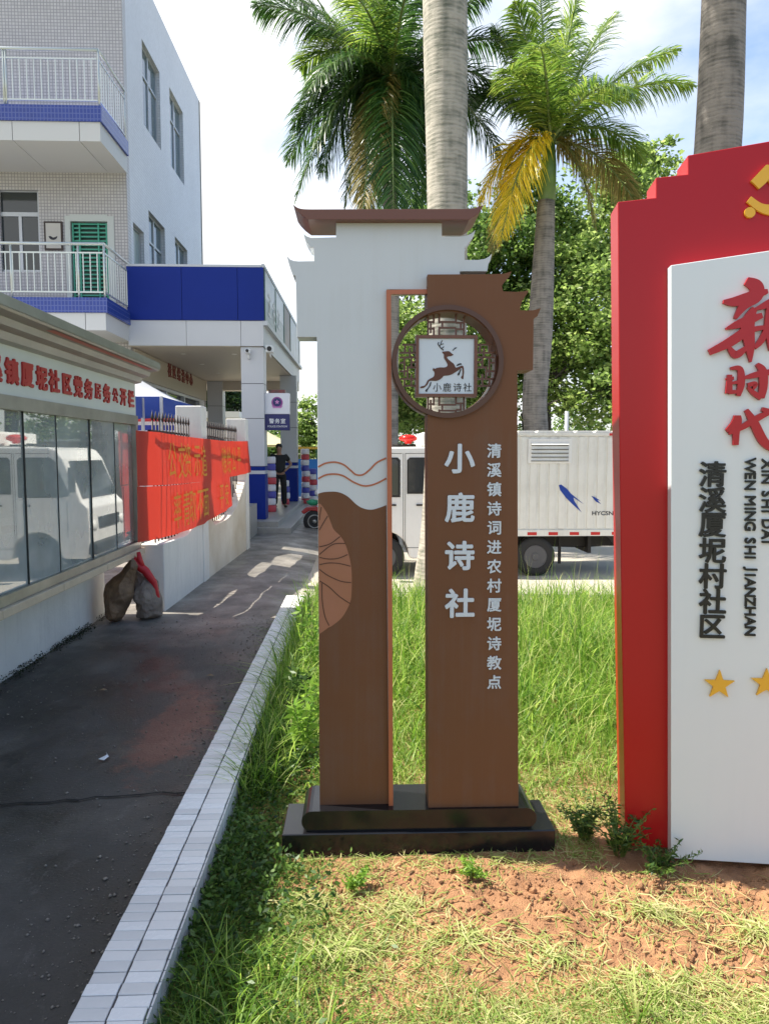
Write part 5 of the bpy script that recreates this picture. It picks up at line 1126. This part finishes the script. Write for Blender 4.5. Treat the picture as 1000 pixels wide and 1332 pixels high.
def side_win(pts, nm='window', y=TY):
    s_ = -1 if y == TY else 1
    MB().xz(pts, y+s_*.008, y-s_*.004).build(nm, mat('window_rubber', (.015, .015, .015), .5), tk)
    cx2 = sum(p[0] for p in pts)/len(pts); cz2 = sum(p[1] for p in pts)/len(pts)
    MB().xz([(cx2+(x-cx2)*.90, cz2+(z-cz2)*.91) for x, z in pts], y+s_*.012, y+s_*.006).build(nm+'_glass', mat('truck_glass', (.03, .035, .04), .05, spec=.9), tk)
for y in (TY, TB):
    side_win([(.70, .98), (.70, 1.48), (.74, 1.52), (.97, 1.52), (.99, 1.48), (.99, .98)], 'rear_side_window', y)
    side_win([(.0, .93), (-.14, .96), (.06, 1.46), (.14, 1.52), (.56, 1.52), (.60, 1.48), (.60, .93)], 'front_side_window', y)
Mj = mat('door_gap', (.10, .10, .09), .8)
for pts in ([(.645, .17), (.645, 1.58)], [(.62, 1.58), (.14, 1.58)], [(-.10, .86), (-.10, .35)], [(.68, 1.58), (1.0, 1.58)], [(.70, .17), (.985, .17)], [(.675, .17), (.675, 1.58)]):
    (x0, z0), (x1, z1) = pts; MB().box(min(x0, x1)-.004, max(x0, x1)+.004, TY-.003, TY+.004, min(z0, z1)-.004, max(z0, z1)+.004).build('door_seam', Mj, tk)
for x in (.50, .90): MB().box(x-.06, x+.04, TY-.022, TY-.002, .80, .825).build('door_handle', M_chas, tk, bevel=.004)
MB().prism([(-.285, TY+.10, .92), (-.285, TB-.10, .92), (-.075, TB-.16, 1.46), (-.075, TY+.16, 1.46)], [(-.31, TY+.10, .93), (-.31, TB-.10, .93), (-.10, TB-.16, 1.47), (-.10, TY+.16, 1.47)]).build('windshield', mat('truck_glass', (.03, .035, .04), .05), tk)
MB().box(-.435, -.38, TY+.35, TB-.35, .45, .62).build('grille', M_chas, tk)
for y in (TY+.18, TB-.18): MB().blob((-.40, y, .50), (.05, .13, .09)).build('headlight', mat('lamp_glass', (.75, .75, .72), .1), tk)
MB().box(-.50, -.36, TY+.01, TB-.01, .08, .26).build('bumper', M_chas, tk, bevel=.03)
MB().tube([(-.12, TY-.01, 1.28), (-.25, TY-.17, 1.30)], .01, 6).box(-.28, -.23, TY-.27, TY-.12, 1.02, 1.38).build('wing_mirror', M_chas, tk)
# beacon
MB().box(.50, .86, TY+.35, TY+.42, 1.69, 1.715).box(.57, .60, TY+.3, TY+1.3, 1.70, 1.73).build('beacon_rack', M_chas, tk)
MB().lathe((.735, TY+.30, 1.725), [(.05, 0), (.06, .03), (.135, .06), (.14, .095), (.10, .125), (.04, .14)], 22).build('red_beacon', mat('beacon_red', (.75, .03, .02), .2, trans=.3), tk)
MB().box(.93, 1.07, TY+.2, TB-.2, 1.69, 1.90).build('wind_deflector', M_tw, tk, bevel=.03)
# box body
bx0, bx1, bz0, bz1 = 1.08, 4.15, .40, 1.875
MB().box(bx0, bx1, TY+.0, TB, bz0, bz1).build('box_body', M_twd, tk)
x = bx0+.06; me = None
while x < bx1-.09:
    o = MB().box(-.05, .05, -.012, .0, 0, bz1-bz0-.10).build('wall_rib', M_twd, tk, local=True, bevel=.004) if me is None else sobj('wall_rib', me, None, tk)
    if me is None: me = o.data
    else:
        bv2 = o.modifiers.new('bevel', 'BEVEL'); bv2.width = .004; bv2.segments = 2
    o.location = (x-2, TY-11.8, bz0+.05+.285); x += .145
MB().box(bx0-.01, bx1+.01, TY-.02, TB+.01, bz1-.035, bz1+.018).build('top_rail', M_twd, tk, bevel=.008)
x = bx0+.1
while x < bx1-.2: MB().prism([(x, TY-.016, bz1+.019), (x+.27, TY-.016, bz1+.019), (x+.24, TY-.016, bz1+.045), (x+.03, TY-.016, bz1+.045)], [(x, TB, bz1+.019), (x+.27, TB, bz1+.019), (x+.24, TB, bz1+.045), (x+.03, TB, bz1+.045)]).build('roof_rib', M_tw, tk); x += .29
MB().box(bx0-.01, bx1+.01, TY-.025, TY+.02, bz0-.06, bz0+.03).build('lower_rail', M_twd, tk)
x = bx0+.15; k = 0
while x < bx1: MB().box(x, x+.14, TY-.029, TY-.0255, bz0-.045, bz0-.0).build('reflector_strip', mat('reflector_red', (.55, .02, .02), .3), tk); x += .32; k += 1
MB().box(3.72, 4.15, TY-.026, TY-.021, bz1-.03, bz1+.005).build('red_marker', mat('reflector_red', (.55, .02, .02), .3), tk)
vt = empty_part('louver_vent', tk); vt.matrix_basis = Matrix.Identity(4)
MB().box(2.50, 3.16, TY-.022, TY-.0125, 1.43, 1.80).build('vent_plate', M_tw, vt, bevel=.006)
for k in range(5): MB().prism([(2.55, TY-.052, 1.475+k*.058), (2.55, TY-.0225, 1.475+k*.058), (2.55, TY-.0225, 1.52+k*.058)], [(3.11, TY-.052, 1.475+k*.058), (3.11, TY-.0225, 1.475+k*.058), (3.11, TY-.0225, 1.52+k*.058)]).build('louver', M_twd, vt); MB().box(2.55, 3.11, TY-.024, TY-.0222, 1.463+k*.058, 1.474+k*.058).build('louver_gap', M_chas, vt)
M_logo = mat('logo_blue', (.01, .05, .32), .4)
def zt4(pts): return [(500+x/3.125, 540+y/3.125) for x, y in pts]
for poly in ([(706, 284), (716, 282), (740, 300), (755, 318), (808, 362), (765, 334), (770, 350), (798, 394), (762, 362), (735, 335), (712, 305)], [(838, 328), (850, 332), (876, 348), (862, 344), (878, 362), (856, 350)]):
    MB().xz(PX(zt4(poly), TY), TY-.0165, TY-.0135).build('swallow_logo', M_logo, tk)
p = PX([(783, 667.5)], TY)[0]; put_text('HYCSN', mat('logo_text_dark', (.05, .05, .06), .5), tk, (p[0], TY-.0125, p[1]), .085, 'logo_lettering', .003, .02, sx=1.2)
MB().box(1.02, 4.12, TY+.35, TY+.45, .14, .32).box(1.02, 4.12, TB-.45, TB-.35, .14, .32).build('chassis_frame', M_chas, tk, label=None)
for xx in (1.3, 2.2, 3.2, 4.0): MB().box(xx, xx+.08, TY+.02, TB-.02, .325, .395).build('cross_member', M_chas, tk)
MB().box(1.25, 1.9, TY+.05, TY+.34, .02, .34).build('fuel_tank', M_chas, tk, bevel=.03)
def twheel(x, z, r, y, w=.20):
    t_ = empty_part('wheel', tk); t_.matrix_basis = Matrix.Identity(4)
    MB().lathe((x, y, z), [(r*.60, .01), (r*.80, 0), (r*.96, .012), (r, .03), (r, w-.03), (r*.96, w-.01), (r*.6, w)], 40, 'y').build('tyre', M_dark, t_)
    MB().lathe((x, y+.0, z), [(r*.59, .005), (r*.56, .0), (r*.54, .06), (r*.34, .085), (r*.30, .03), (r*.20, .01), (r*.18, -.01)], 28, 'y').build('rim', mat('grey_rim', (.09, .09, .095), .5), t_)
    for k in range(6):
        a = k*PI/3; MB().lathe((x+r*.40*math.cos(a), y+.05, z+r*.40*math.sin(a)), [(.014, 0), (.014, .03)], 8, 'y').build('wheel_nut', M_steel_dull, t_)
for x in (.365, 2.654):
    twheel(x, .018, .302, TY+.04); twheel(x, .018, .302, TB-.24)
MB().tube([(2.9, TY+.4, .18), (3.5, TY+.4, .16), (4.1, TY+.45, .2)], .05, 8).build('exhaust', M_chas, tk); MB().box(3.06, 3.10, TY+.25, TY+.29, -.12, .33).build('support_leg', M_chas, tk); MB().box(3.5, 3.55, TY+.2, TY+1.4, .05, .3).build('tow_bracket', M_chas, tk)
MB().xz([(3.75, .33), (4.10, -.06), (4.15, -.06), (4.15, .33)], TY+.08, TY+.12).build('mud_flap', M_chas, tk)

# ================================================================== PALMS
def bark(name, c1, c2, ring):
    m = bpy.data.materials.new(name); m.use_nodes = True; n = m.node_tree.nodes; l = m.node_tree.links; b = n['Principled BSDF']; b.inputs['Roughness'].default_value = .85
    tc = n.new('ShaderNodeTexCoord'); mp = n.new('ShaderNodeMapping'); mp.inputs['Scale'].default_value = (3, 3, 14); nz = n.new('ShaderNodeTexNoise'); nz.inputs['Scale'].default_value = 1; nz.inputs['Detail'].default_value = 8; nz.inputs['Roughness'].default_value = .7
    l.new(tc.outputs['Object'], mp.inputs[0]); l.new(mp.outputs[0], nz.inputs['Vector'])
    mp2 = n.new('ShaderNodeMapping'); mp2.inputs['Scale'].default_value = (9, 9, 1.6); n2 = n.new('ShaderNodeTexNoise'); n2.inputs['Scale'].default_value = 1; n2.inputs['Detail'].default_value = 8; l.new(tc.outputs['Object'], mp2.inputs[0]); l.new(mp2.outputs[0], n2.inputs['Vector'])
    wv = n.new('ShaderNodeTexWave'); wv.wave_type = 'BANDS'; wv.bands_direction = 'Z'; wv.inputs['Scale'].default_value = ring; wv.inputs['Distortion'].default_value = 1.6; wv.inputs['Detail'].default_value = 2; wv.inputs['Detail Scale'].default_value = 1.5; l.new(tc.outputs['Object'], wv.inputs['Vector'])
    mx = n.new('ShaderNodeMath'); mx.operation = 'MULTIPLY_ADD'; mx.inputs[1].default_value = .09; l.new(wv.outputs['Fac'], mx.inputs[0]); l.new(nz.outputs[0], mx.inputs[2])
    m2 = n.new('ShaderNodeMath'); m2.operation = 'MULTIPLY_ADD'; m2.inputs[1].default_value = .7; l.new(n2.outputs[0], m2.inputs[0]); l.new(mx.outputs[0], m2.inputs[2])
    n3 = n.new('ShaderNodeTexNoise'); n3.inputs['Scale'].default_value = 2.2; n3.inputs['Detail'].default_value = 9; n3.inputs['Roughness'].default_value = .7; l.new(tc.outputs['Object'], n3.inputs['Vector']); m4 = n.new('ShaderNodeMath'); m4.operation = 'MULTIPLY_ADD'; m4.inputs[1].default_value = .55; l.new(n3.outputs[0], m4.inputs[0]); l.new(m2.outputs[0], m4.inputs[2]); m5 = n.new('ShaderNodeMath'); m5.operation = 'SUBTRACT'; m5.inputs[1].default_value = .27; l.new(m4.outputs[0], m5.inputs[0]); m2 = m5
    rp = n.new('ShaderNodeValToRGB'); e = rp.color_ramp.elements; e[0].position = .66; e[0].color = (*c2, 1); e[1].position = 1.02; e[1].color = (*c1, 1); l.new(m2.outputs[0], rp.inputs[0]); l.new(rp.outputs[0], b.inputs['Base Color'])
    bp = n.new('ShaderNodeBump'); bp.inputs['Strength'].default_value = .6; bp.inputs['Distance'].default_value = .02; l.new(mx.outputs[0], bp.inputs['Height']); l.new(bp.outputs[0], b.inputs['Normal'])
    return m
M_bark = bark('palm_bark', (.42, .39, .33), (.12, .13, .10), 7); M_bark2 = bark('palm_bark_dark', (.26, .235, .21), (.09, .085, .075), 7)
M_crownshaft = mat('green_crownshaft', (.14, .24, .05), .4, col2=(.08, .15, .04), vscale=4)
M_frond = leafmat('palm_leaflet', [(0, (.018, .055, .013)), (.5, (.045, .115, .025)), (1, (.12, .22, .045))], rough=.3, trans=.35)
M_fbright = leafmat('palm_leaflet_bright', [(0, (.06, .13, .02)), (.5, (.16, .27, .04)), (1, (.34, .42, .08))], rough=.3, trans=.45)
M_fyellow = leafmat('palm_leaflet_yellow', [(0, (.30, .34, .03)), (.35, (.68, .54, .04)), (1, (.85, .66, .07))], rough=.4, trans=.5)
M_fbrown = leafmat('palm_leaflet_dry', [(0, (.10, .12, .03)), (.5, (.26, .22, .06)), (1, (.34, .26, .09))], rough=.5, trans=.4)
M_rach = mat('frond_stalk', (.14, .20, .06), .5)
def frond(par, base, tip, rise, mt, nl=62, ll=.55, seed=0, plum=.5, stalk=.0):
    """base, tip in world metres; rise = how far the stalk arches above the chord"""
    rs = np.random.default_rng(seed); B = np.array(base); T = np.array(tip); M_ = (B+T)/2+np.array([0, 0, rise])
    M_[:2] += (B[:2]-T[:2])*(-.05)
    def bz(t): t = np.asarray(t)[:, None]; return (1-t)**2*B+2*t*(1-t)*M_+t*t*T
    t = np.linspace(.07, 1, nl); P = bz(t); D = bz(np.clip(t+.01, 0, 1.01))-bz(t-.01); D /= np.linalg.norm(D, axis=1)[:, None]
    up = np.array([0, 0, 1.]); S_ = np.cross(D, up); S_ += 1e-4; S_ /= np.linalg.norm(S_, axis=1)[:, None]; U = np.cross(S_, D)
    Vs = []; Fs = []; r = []; k = 0
    for side in (-1, 1):
        for rep in range(2):
            ln = ll*(np.sin(np.clip(t*.93+.10, 0, 1)*PI)**.55)*rs.uniform(.8, 1.1, nl)+.05
            elv = rs.uniform(-.35, .6, nl)*plum+(-.15 if rep else .12); fwd = .55+.5*t+rs.uniform(-.15, .15, nl)
            d = S_*side*np.cos(elv)[:, None]+U*np.sin(elv)[:, None]; d = d+D*fwd[:, None]; d /= np.linalg.norm(d, axis=1)[:, None]
            w = .0125*rs.uniform(.7, 1.25, nl); wv = np.cross(d, U+.3*rs.normal(size=(nl, 3))); wv /= np.linalg.norm(wv, axis=1)[:, None]
            droop = np.array([0, 0, -1.])
            p0 = P+rs.normal(size=(nl, 3))*.004; p1 = p0+d*(ln*.45)[:, None]+droop*(ln*.05)[:, None]; p2 = p0+d*(ln*.80)[:, None]+droop*(ln*.22)[:, None]; p3 = p0+d*(ln*1.0)[:, None]+droop*(ln*.42)[:, None]
            ww = wv*w[:, None]
            V = np.stack([p0-ww*.4, p0+ww*.4, p1-ww, p1+ww, p2-ww*.7, p2+ww*.7, p3-ww*.08, p3+ww*.08], 1).reshape(-1, 3)
            b0 = k+(np.arange(nl)*8)[:, None]; Fs += [b0+np.array([[0, 1, 3, 2]]), b0+np.array([[2, 3, 5, 4]]), b0+np.array([[4, 5, 7, 6]])]
            Vs.append(V); k += nl*8; r.append(np.repeat(rs.random(nl), 8))
    V = np.concatenate(Vs); Mi = np.array(mworld(par).inverted()); V = V @ Mi[:3, :3].T+Mi[:3, 3]
    o = npmesh('frond', V, np.concatenate(Fs), mt, rnd=np.concatenate(r), parent=par)
    mb = MB(); mb.tube([tuple(q) for q in bz(np.linspace(-.0, 1, 12))], [.030*(1-i/12)+.006 for i in range(12)], 6); mb.build('stalk', M_rach, o)
    return o
def trunk(par, pts, rad, m, n=20):
    P = smooth_curve([(a[0], a[1]) for a in pts], 5); Z = [a[0] for a in smooth_curve([(a[2], 0) for a in pts], 5)]; R = [a[0] for a in smooth_curve([(a, 0) for a in rad], 5)]
    MB().tube([(p[0], p[1], z) for p, z in zip(P, Z)], R, n).build('trunk', m, par)
def auto_fronds(par, c, L, n, mt, seed=0, e0=-.3, e1=1.3):
    rs = random.Random(seed)
    for k in range(n):
        a = k*2.399+rs.uniform(-.2, .2); el = e0+(e1-e0)*rs.random()
        tip = (c[0]+L*math.cos(el)*math.cos(a)*.9, c[1]+L*math.cos(el)*math.sin(a)*.9, c[2]+L*math.sin(el)*.75-.9)
        frond(par, (c[0], c[1], c[2]), tip, .9+.5*rs.random(), mt, 56, .55, seed*50+k)
G = 'royal palms along the road'
pA = thing('palm_tree', 'thick pale palm trunk rising directly behind the archway sign', 'palm tree', (.97, 8.5, -.03), group=G)
trunk(pA, [(.95, 8.5, -.1), (.95, 8.5, .25), (.96, 8.5, .8), (.99, 8.5, 2.2), (.985, 8.5, 4.3), (.945, 8.5, 6.5), (.93, 8.5, 8.4), (.93, 8.5, 9.3)], [.36, .31, .25, .225, .225, .245, .22, .16], M_bark)
MB().tube([(.93, 8.5, 9.3), (.93, 8.5, 10.4)], [.15, .09], 14).build('crownshaft', M_crownshaft, pA)
auto_fronds(pA, (.93, 8.5, 10.4), 3.2, 11, M_frond, 3, -.0, 1.2)
pB = thing('palm_tree', 'thick grey palm trunk rising behind the top of the red board', 'palm tree', (3.85, 8.5, -.1), group=G)
trunk(pB, [(3.75, 8.5, -.3), (3.76, 8.5, .3), (3.80, 8.5, 1.5), (3.92, 8.5, 3.4), (4.03, 8.5, 5.0), (4.04, 8.5, 6.6), (4.03, 8.5, 8.4), (4.03, 8.5, 9.2)], [.36, .30, .26, .245, .25, .232, .21, .15], M_bark2)
MB().tube([(4.03, 8.5, 9.2), (4.03, 8.5, 10.3)], [.15, .09], 14).build('crownshaft', M_crownshaft, pB)
auto_fronds(pB, (4.03, 8.5, 10.3), 3.2, 11, M_frond, 8, .0, 1.2)
def T(u, v, y): return tuple(aY(u, v, y))
pC = thing('palm_tree', 'bright palm with green crownshaft and yellow dead fronds between the sign and the red board', 'palm tree', (3.5, 14.5, -.28), group=G)
trunk(pC, [(3.25, 14.5, -.35), (3.27, 14.5, .3), (3.45, 14.5, 1.8)]+[(aY(u, v, 14.5).x, 14.5, aY(u, v, 14.5).z) for u, v in ((695, 520), (702, 430), (707, 330), (710, 262))], [.27, .24, .235, .24, .24, .20, .165], M_bark2)
MB().tube([T(710.5, 262, 14.5), T(713, 215, 14.5), T(716, 186, 14.5)], [.17, .15, .08], 14).build('crownshaft', M_crownshaft, pC)
c = T(716, 186, 14.5)
for i, (u, v, dy, rise, mt, ll) in enumerate([(638, 38, .4, .9, M_fbright, .6), (668, 2, -.5, .7, M_fbright, .6), (700, -30, .6, .5, M_fbright, .6), (752, -8, -.2, .7, M_fbright, .65), (742, 20, 1.2, .8, M_fbright, .6), (800, 18, .6, 1.0, M_fbright, .6), (884, 64, .2, .95, M_fbright, .55), (905, 112, -.4, 1.2, M_fbright, .5), (838, 212, .3, 1.3, M_fbright, .6), (830, 130, -1.8, 1.5, M_fbright, .55), (610, 130, .4, 1.2, M_frond, .6), (655, 90, -1.2, .9, M_fbright, .55),
                                         (650, 318, -.6, 1.75, M_fyellow, .62), (622, 270, .3, 1.5, M_fyellow, .55), (638, 335, 1.0, 1.6, M_fbrown, .45), (828, 268, .6, 1.0, M_fbrown, .55), (775, 300, -.2, 1.5, M_fbrown, .3), (700, 60, -2.2, 1.2, M_fbright, .6), (770, 110, 2.5, 1.2, M_frond, .6)]):
    frond(pC, c, T(u, v, 14.5+dy), rise*.72, mt, 88, ll*1.12, 100+i, .9)
pD = thing('palm_tree', 'dark green palm with drooping fronds above the left side of the sign', 'palm tree', (.6, 14.5, -.28), group=G)
trunk(pD, [(.55, 14.5, -.35), (.56, 14.5, .3), (.57, 14.5, 2.5), (.60, 14.5, 4.5)]+[(aY(508, v, 14.5).x, 14.5, aY(508, v, 14.5).z) for v in (300, 160)], [.24, .2, .18, .165, .15, .13], M_bark2)
MB().tube([T(508, 160, 14.5), T(508, 98, 14.5)], [.14, .07], 12).build('crownshaft', M_crownshaft, pD)
c = T(508, 98, 14.5)
for i, (u, v, dy, rise, mt, ll) in enumerate([(328, 8, .2, 1.3, M_frond, .7), (372, 215, .8, 1.9, M_frond, .7), (415, 230, .6, 2.0, M_frond, .7), (585, 240, -.6, 2.0, M_frond, .7), (536, 290, -.8, 2.0, M_frond, .7), (480, 285, .9, 2.0, M_frond, .65), (390, 90, 1.0, 1.6, M_fbright, .7), (352, -20, 1.2, .9, M_frond, .6), (378, 170, .3, 2.1, M_frond, .62), (384, 262, -.4, 2.5, M_frond, .6), (400, 120, -1.4, 1.6, M_frond, .6), (448, 272, .2, 2.2, M_frond, .55), (470, 300, -1.2, 2.4, M_fbrown, .5), (512, 300, -1.6, 2.0, M_frond, .62), (556, 268, .4, 2.2, M_frond, .6), (602, 268, .2, 2.4, M_frond, .6), (652, 210, .4, 2.1, M_frond, .62), (688, 150, .0, 1.7, M_frond, .6), (690, 60, .6, 1.3, M_frond, .6), (640, -10, .2, .9, M_frond, .6),
                                         (420, -60, .1, .8, M_frond, .6), (470, -90, -.4, .5, M_fbright, .6), (520, -100, .6, .4, M_frond, .6), (575, -60, .1, .6, M_frond, .6), (540, -40, -2.6, 1.0, M_frond, .6), (450, -10, -2.4, 1.2, M_fbright, .6), (500, 20, 2.8, 1.6, M_frond, .6), (410, 50, 2.2, 1.5, M_frond, .6), (600, 60, 2.2, 1.5, M_frond, .6)]):
    frond(pD, c, T(u, v, 14.5+dy), rise*.55, mt, 92, ll*1.12, 200+i, .9)

# ================================================================== BROAD-LEAVED TREES
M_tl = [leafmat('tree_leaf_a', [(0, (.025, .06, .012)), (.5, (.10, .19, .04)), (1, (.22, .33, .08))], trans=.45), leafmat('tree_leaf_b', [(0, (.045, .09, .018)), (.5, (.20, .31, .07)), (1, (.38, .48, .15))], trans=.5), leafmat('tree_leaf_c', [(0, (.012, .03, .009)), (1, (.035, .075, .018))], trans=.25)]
M_tbark = mat('tree_bark', (.10, .085, .07), .9, col2=(.04, .034, .03), vscale=5, bump=.6, bscale=20)
def tree(name, x, y, z0, lobes, th, tr, lab, mi, nleaf, lsize, seed, group=None, lean=(0, 0)):
    rs = np.random.default_rng(seed); t = thing(name, lab, 'tree', (x, y, z0), group=group); rr_ = random.Random(seed)
    top = (x+lean[0], y+lean[1], th); mb = MB(); mb.tube([(x, y, z0-.1), (x+lean[0]*.3, y, z0+(th-z0)*.5), top], [tr*1.25, tr, tr*.7], 10)
    P = []; tot = sum(l_[3]*l_[4]*l_[5] for l_ in lobes)
    for l_ in lobes:
        c = np.array(l_[:3]); rad = np.array(l_[3:6]); nn = int(nleaf*l_[3]*l_[4]*l_[5]/tot)
        mb.tube([top, tuple((np.array(top)+c)/2+[0, 0, .2]), tuple(c+[0, 0, rad[2]*.3])], [tr*.5, tr*.3, tr*.08], 6)
        nc = max(6, int(nn/95)); d = rs.normal(size=(nc, 3)); d /= np.linalg.norm(d, axis=1)[:, None]; q = rs.random(nc)**.38
        cc = c+d*rad*q[:, None]*(1+.18*rs.normal(size=(nc, 1)))
        cs = rs.uniform(.16, .42, nc)*min(rad.min(), 1.6)*.8
        k = rs.integers(0, nc, nn); off = rs.normal(size=(nn, 3))*np.array([1, 1, .55])
        P.append(cc[k]+off*cs[k][:, None])
        for j in range(0, nc, max(1, nc//14)): mb.tube([tuple(c+[0, 0, rad[2]*.1]), tuple((c+cc[j])/2+[0, 0, .1]), tuple(cc[j])], [tr*.16, tr*.09, tr*.03], 5)
    mb.build('trunk', M_tbark, t); P = np.concatenate(P); P = P[P[:, 2] > z0+.25]-np.array([x, y, z0])
    leafy('crown', P, lsize, M_tl[mi], None, None, parent=t, elong=1.7, up=.15)
    return t
def lb(u, v, y, rx, rz, ry=None): p = aY(u, v, y); return (p.x, y, p.z, rx, ry or rx, rz)
TG = 'broad leaved trees beyond the truck'
tree('leafy_tree', 5.3, 21, -.3, [lb(850, 205, 21, 1.0, .8), lb(800, 245, 21, 1.2, 1.0), lb(850, 280, 22, 1.4, 1.2), lb(760, 300, 21, 1.3, 1.1), lb(835, 370, 20.5, 1.6, 1.5), lb(880, 330, 21.5, 1.6, 1.4)], 3.2, .16, 'tall loose green tree just left of the top of the red board', 1, 24000, .15, 11, TG)
tree('leafy_tree', 4.5, 19, -.3, [lb(740, 400, 19, 1.2, 1.2), lb(770, 460, 18.5, 1.2, 1.1), lb(790, 520, 18, 1.0, .9), lb(745, 350, 20, 1.3, 1.0), lb(715, 500, 19.5, .9, .8)], 2.6, .11, 'mid green tree with thin dark trunk right of the ringed palm trunk', 1, 20000, .14, 12, TG, lean=(-.3, 0))
tree('leafy_tree', 2.9, 20, -.3, [lb(655, 330, 20, 1.3, 1.0), lb(640, 390, 20, 1.2, 1.0), lb(665, 450, 20.5, 1.2, 1.2), lb(620, 300, 21, .9, .8), lb(690, 270, 21, 1.1, .9)], 3.0, .13, 'deep green tree behind the brown right post and palm trunk', 0, 22000, .14, 13, TG)
tree('leafy_tree', 1.9, 19, -.3, [lb(580, 440, 19, 1.0, 1.2), lb(540, 480, 18.5, 1.0, 1.1), lb(610, 500, 19, 1.1, 1.1), lb(530, 420, 19.5, .7, .7), lb(520, 540, 19, .8, .8)], 2.2, .10, 'leafy tree seen through the round lattice window', 1, 20000, .13, 14, TG)
tree('leafy_tree', 1.0, 24, -.3, [lb(545, 300, 24, 1.0, 1.0), lb(520, 350, 24, .9, 1.0), lb(560, 260, 25, .8, .8), lb(590, 340, 24, 1.1, 1.2), lb(500, 450, 23, .9, 1.4), lb(560, 520, 23, 1.6, 1.0)], 3.0, .15, 'darker tree behind the lattice window tree', 0, 16000, .16, 15, TG)
tree('leafy_tree', 9.5, 23, -.3, [lb(930, 330, 23, 1.8, 1.6), lb(960, 420, 22, 2.0, 1.6), lb(900, 470, 23, 1.8, 1.5), lb(820, 480, 24, 1.8, 1.5)], 3.2, .18, 'broad tree standing behind the red board', 0, 14000, .17, 16, TG)
tree('leafy_tree', -1.3, 33, -.3, [lb(402, 550, 33, .9, 1.2), lb(420, 580, 33, 1.3, 1.1), lb(440, 540, 34, 1.2, 1.2), lb(385, 575, 33, .8, .9)], 1.6, .14, 'pale sunlit tree beyond the blue hoarding', 1, 12000, .16, 17)
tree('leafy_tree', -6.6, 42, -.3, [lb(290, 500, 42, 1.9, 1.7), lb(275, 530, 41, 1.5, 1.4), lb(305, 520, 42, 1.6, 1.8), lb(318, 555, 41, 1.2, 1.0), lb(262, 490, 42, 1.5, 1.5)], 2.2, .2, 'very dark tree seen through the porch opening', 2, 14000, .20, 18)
tree('leafy_tree', -3.1, 38, -.3, [lb(365, 575, 38, 1.2, .8), lb(348, 590, 38, 1.1, .7)], 1.2, .12, 'small tree behind the cream tent', 0, 5000, .18, 19)
# low shrubs and hedge under the trees
def hedge(x0, x1, y, h, label, seed, n, mi=2):
    rs = np.random.default_rng(seed); X = rs.uniform(x0, x1, n); Yv = y+rs.normal(0, .5, n); Z = -.3+rs.random(n)**.7*h*(.75+.3*np.sin(X*1.3)+.15*np.sin(X*3.7+seed)); 
    leafy('hedge', np.stack([X, Yv, Z], 1), .17, M_tl[mi], label, 'hedge', 'stuff', elong=1.6)
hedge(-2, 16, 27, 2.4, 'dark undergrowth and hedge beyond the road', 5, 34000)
hedge(-1, 14, 38, 4.2, 'far mass of dull green woodland beyond the hedge', 6, 26000, 0)
gp = MB().tube([(aY(737, 560, 17).x, 17, -.3), (aY(737, 535, 17).x, 17, aY(737, 535, 17).z)], .05, 8); gp.build('grey_post', M_alud, label='short grey metal post standing above the truck box roof', cat='post')
fw2 = thing('far_low_wall', 'low brick and white wall with pale capping beyond the truck', 'wall', (5, 25, -.3)); MB().box(3.2, 9, 25, 25.2, -.3, 1.95).build('wall_body', mat('dull_brick', (.20, .12, .09), .8, col2=(.25, .24, .22), vscale=1.5), fw2); MB().box(3.15, 9.05, 24.95, 25.25, 1.953, 2.03).build('capping', M_white, fw2)
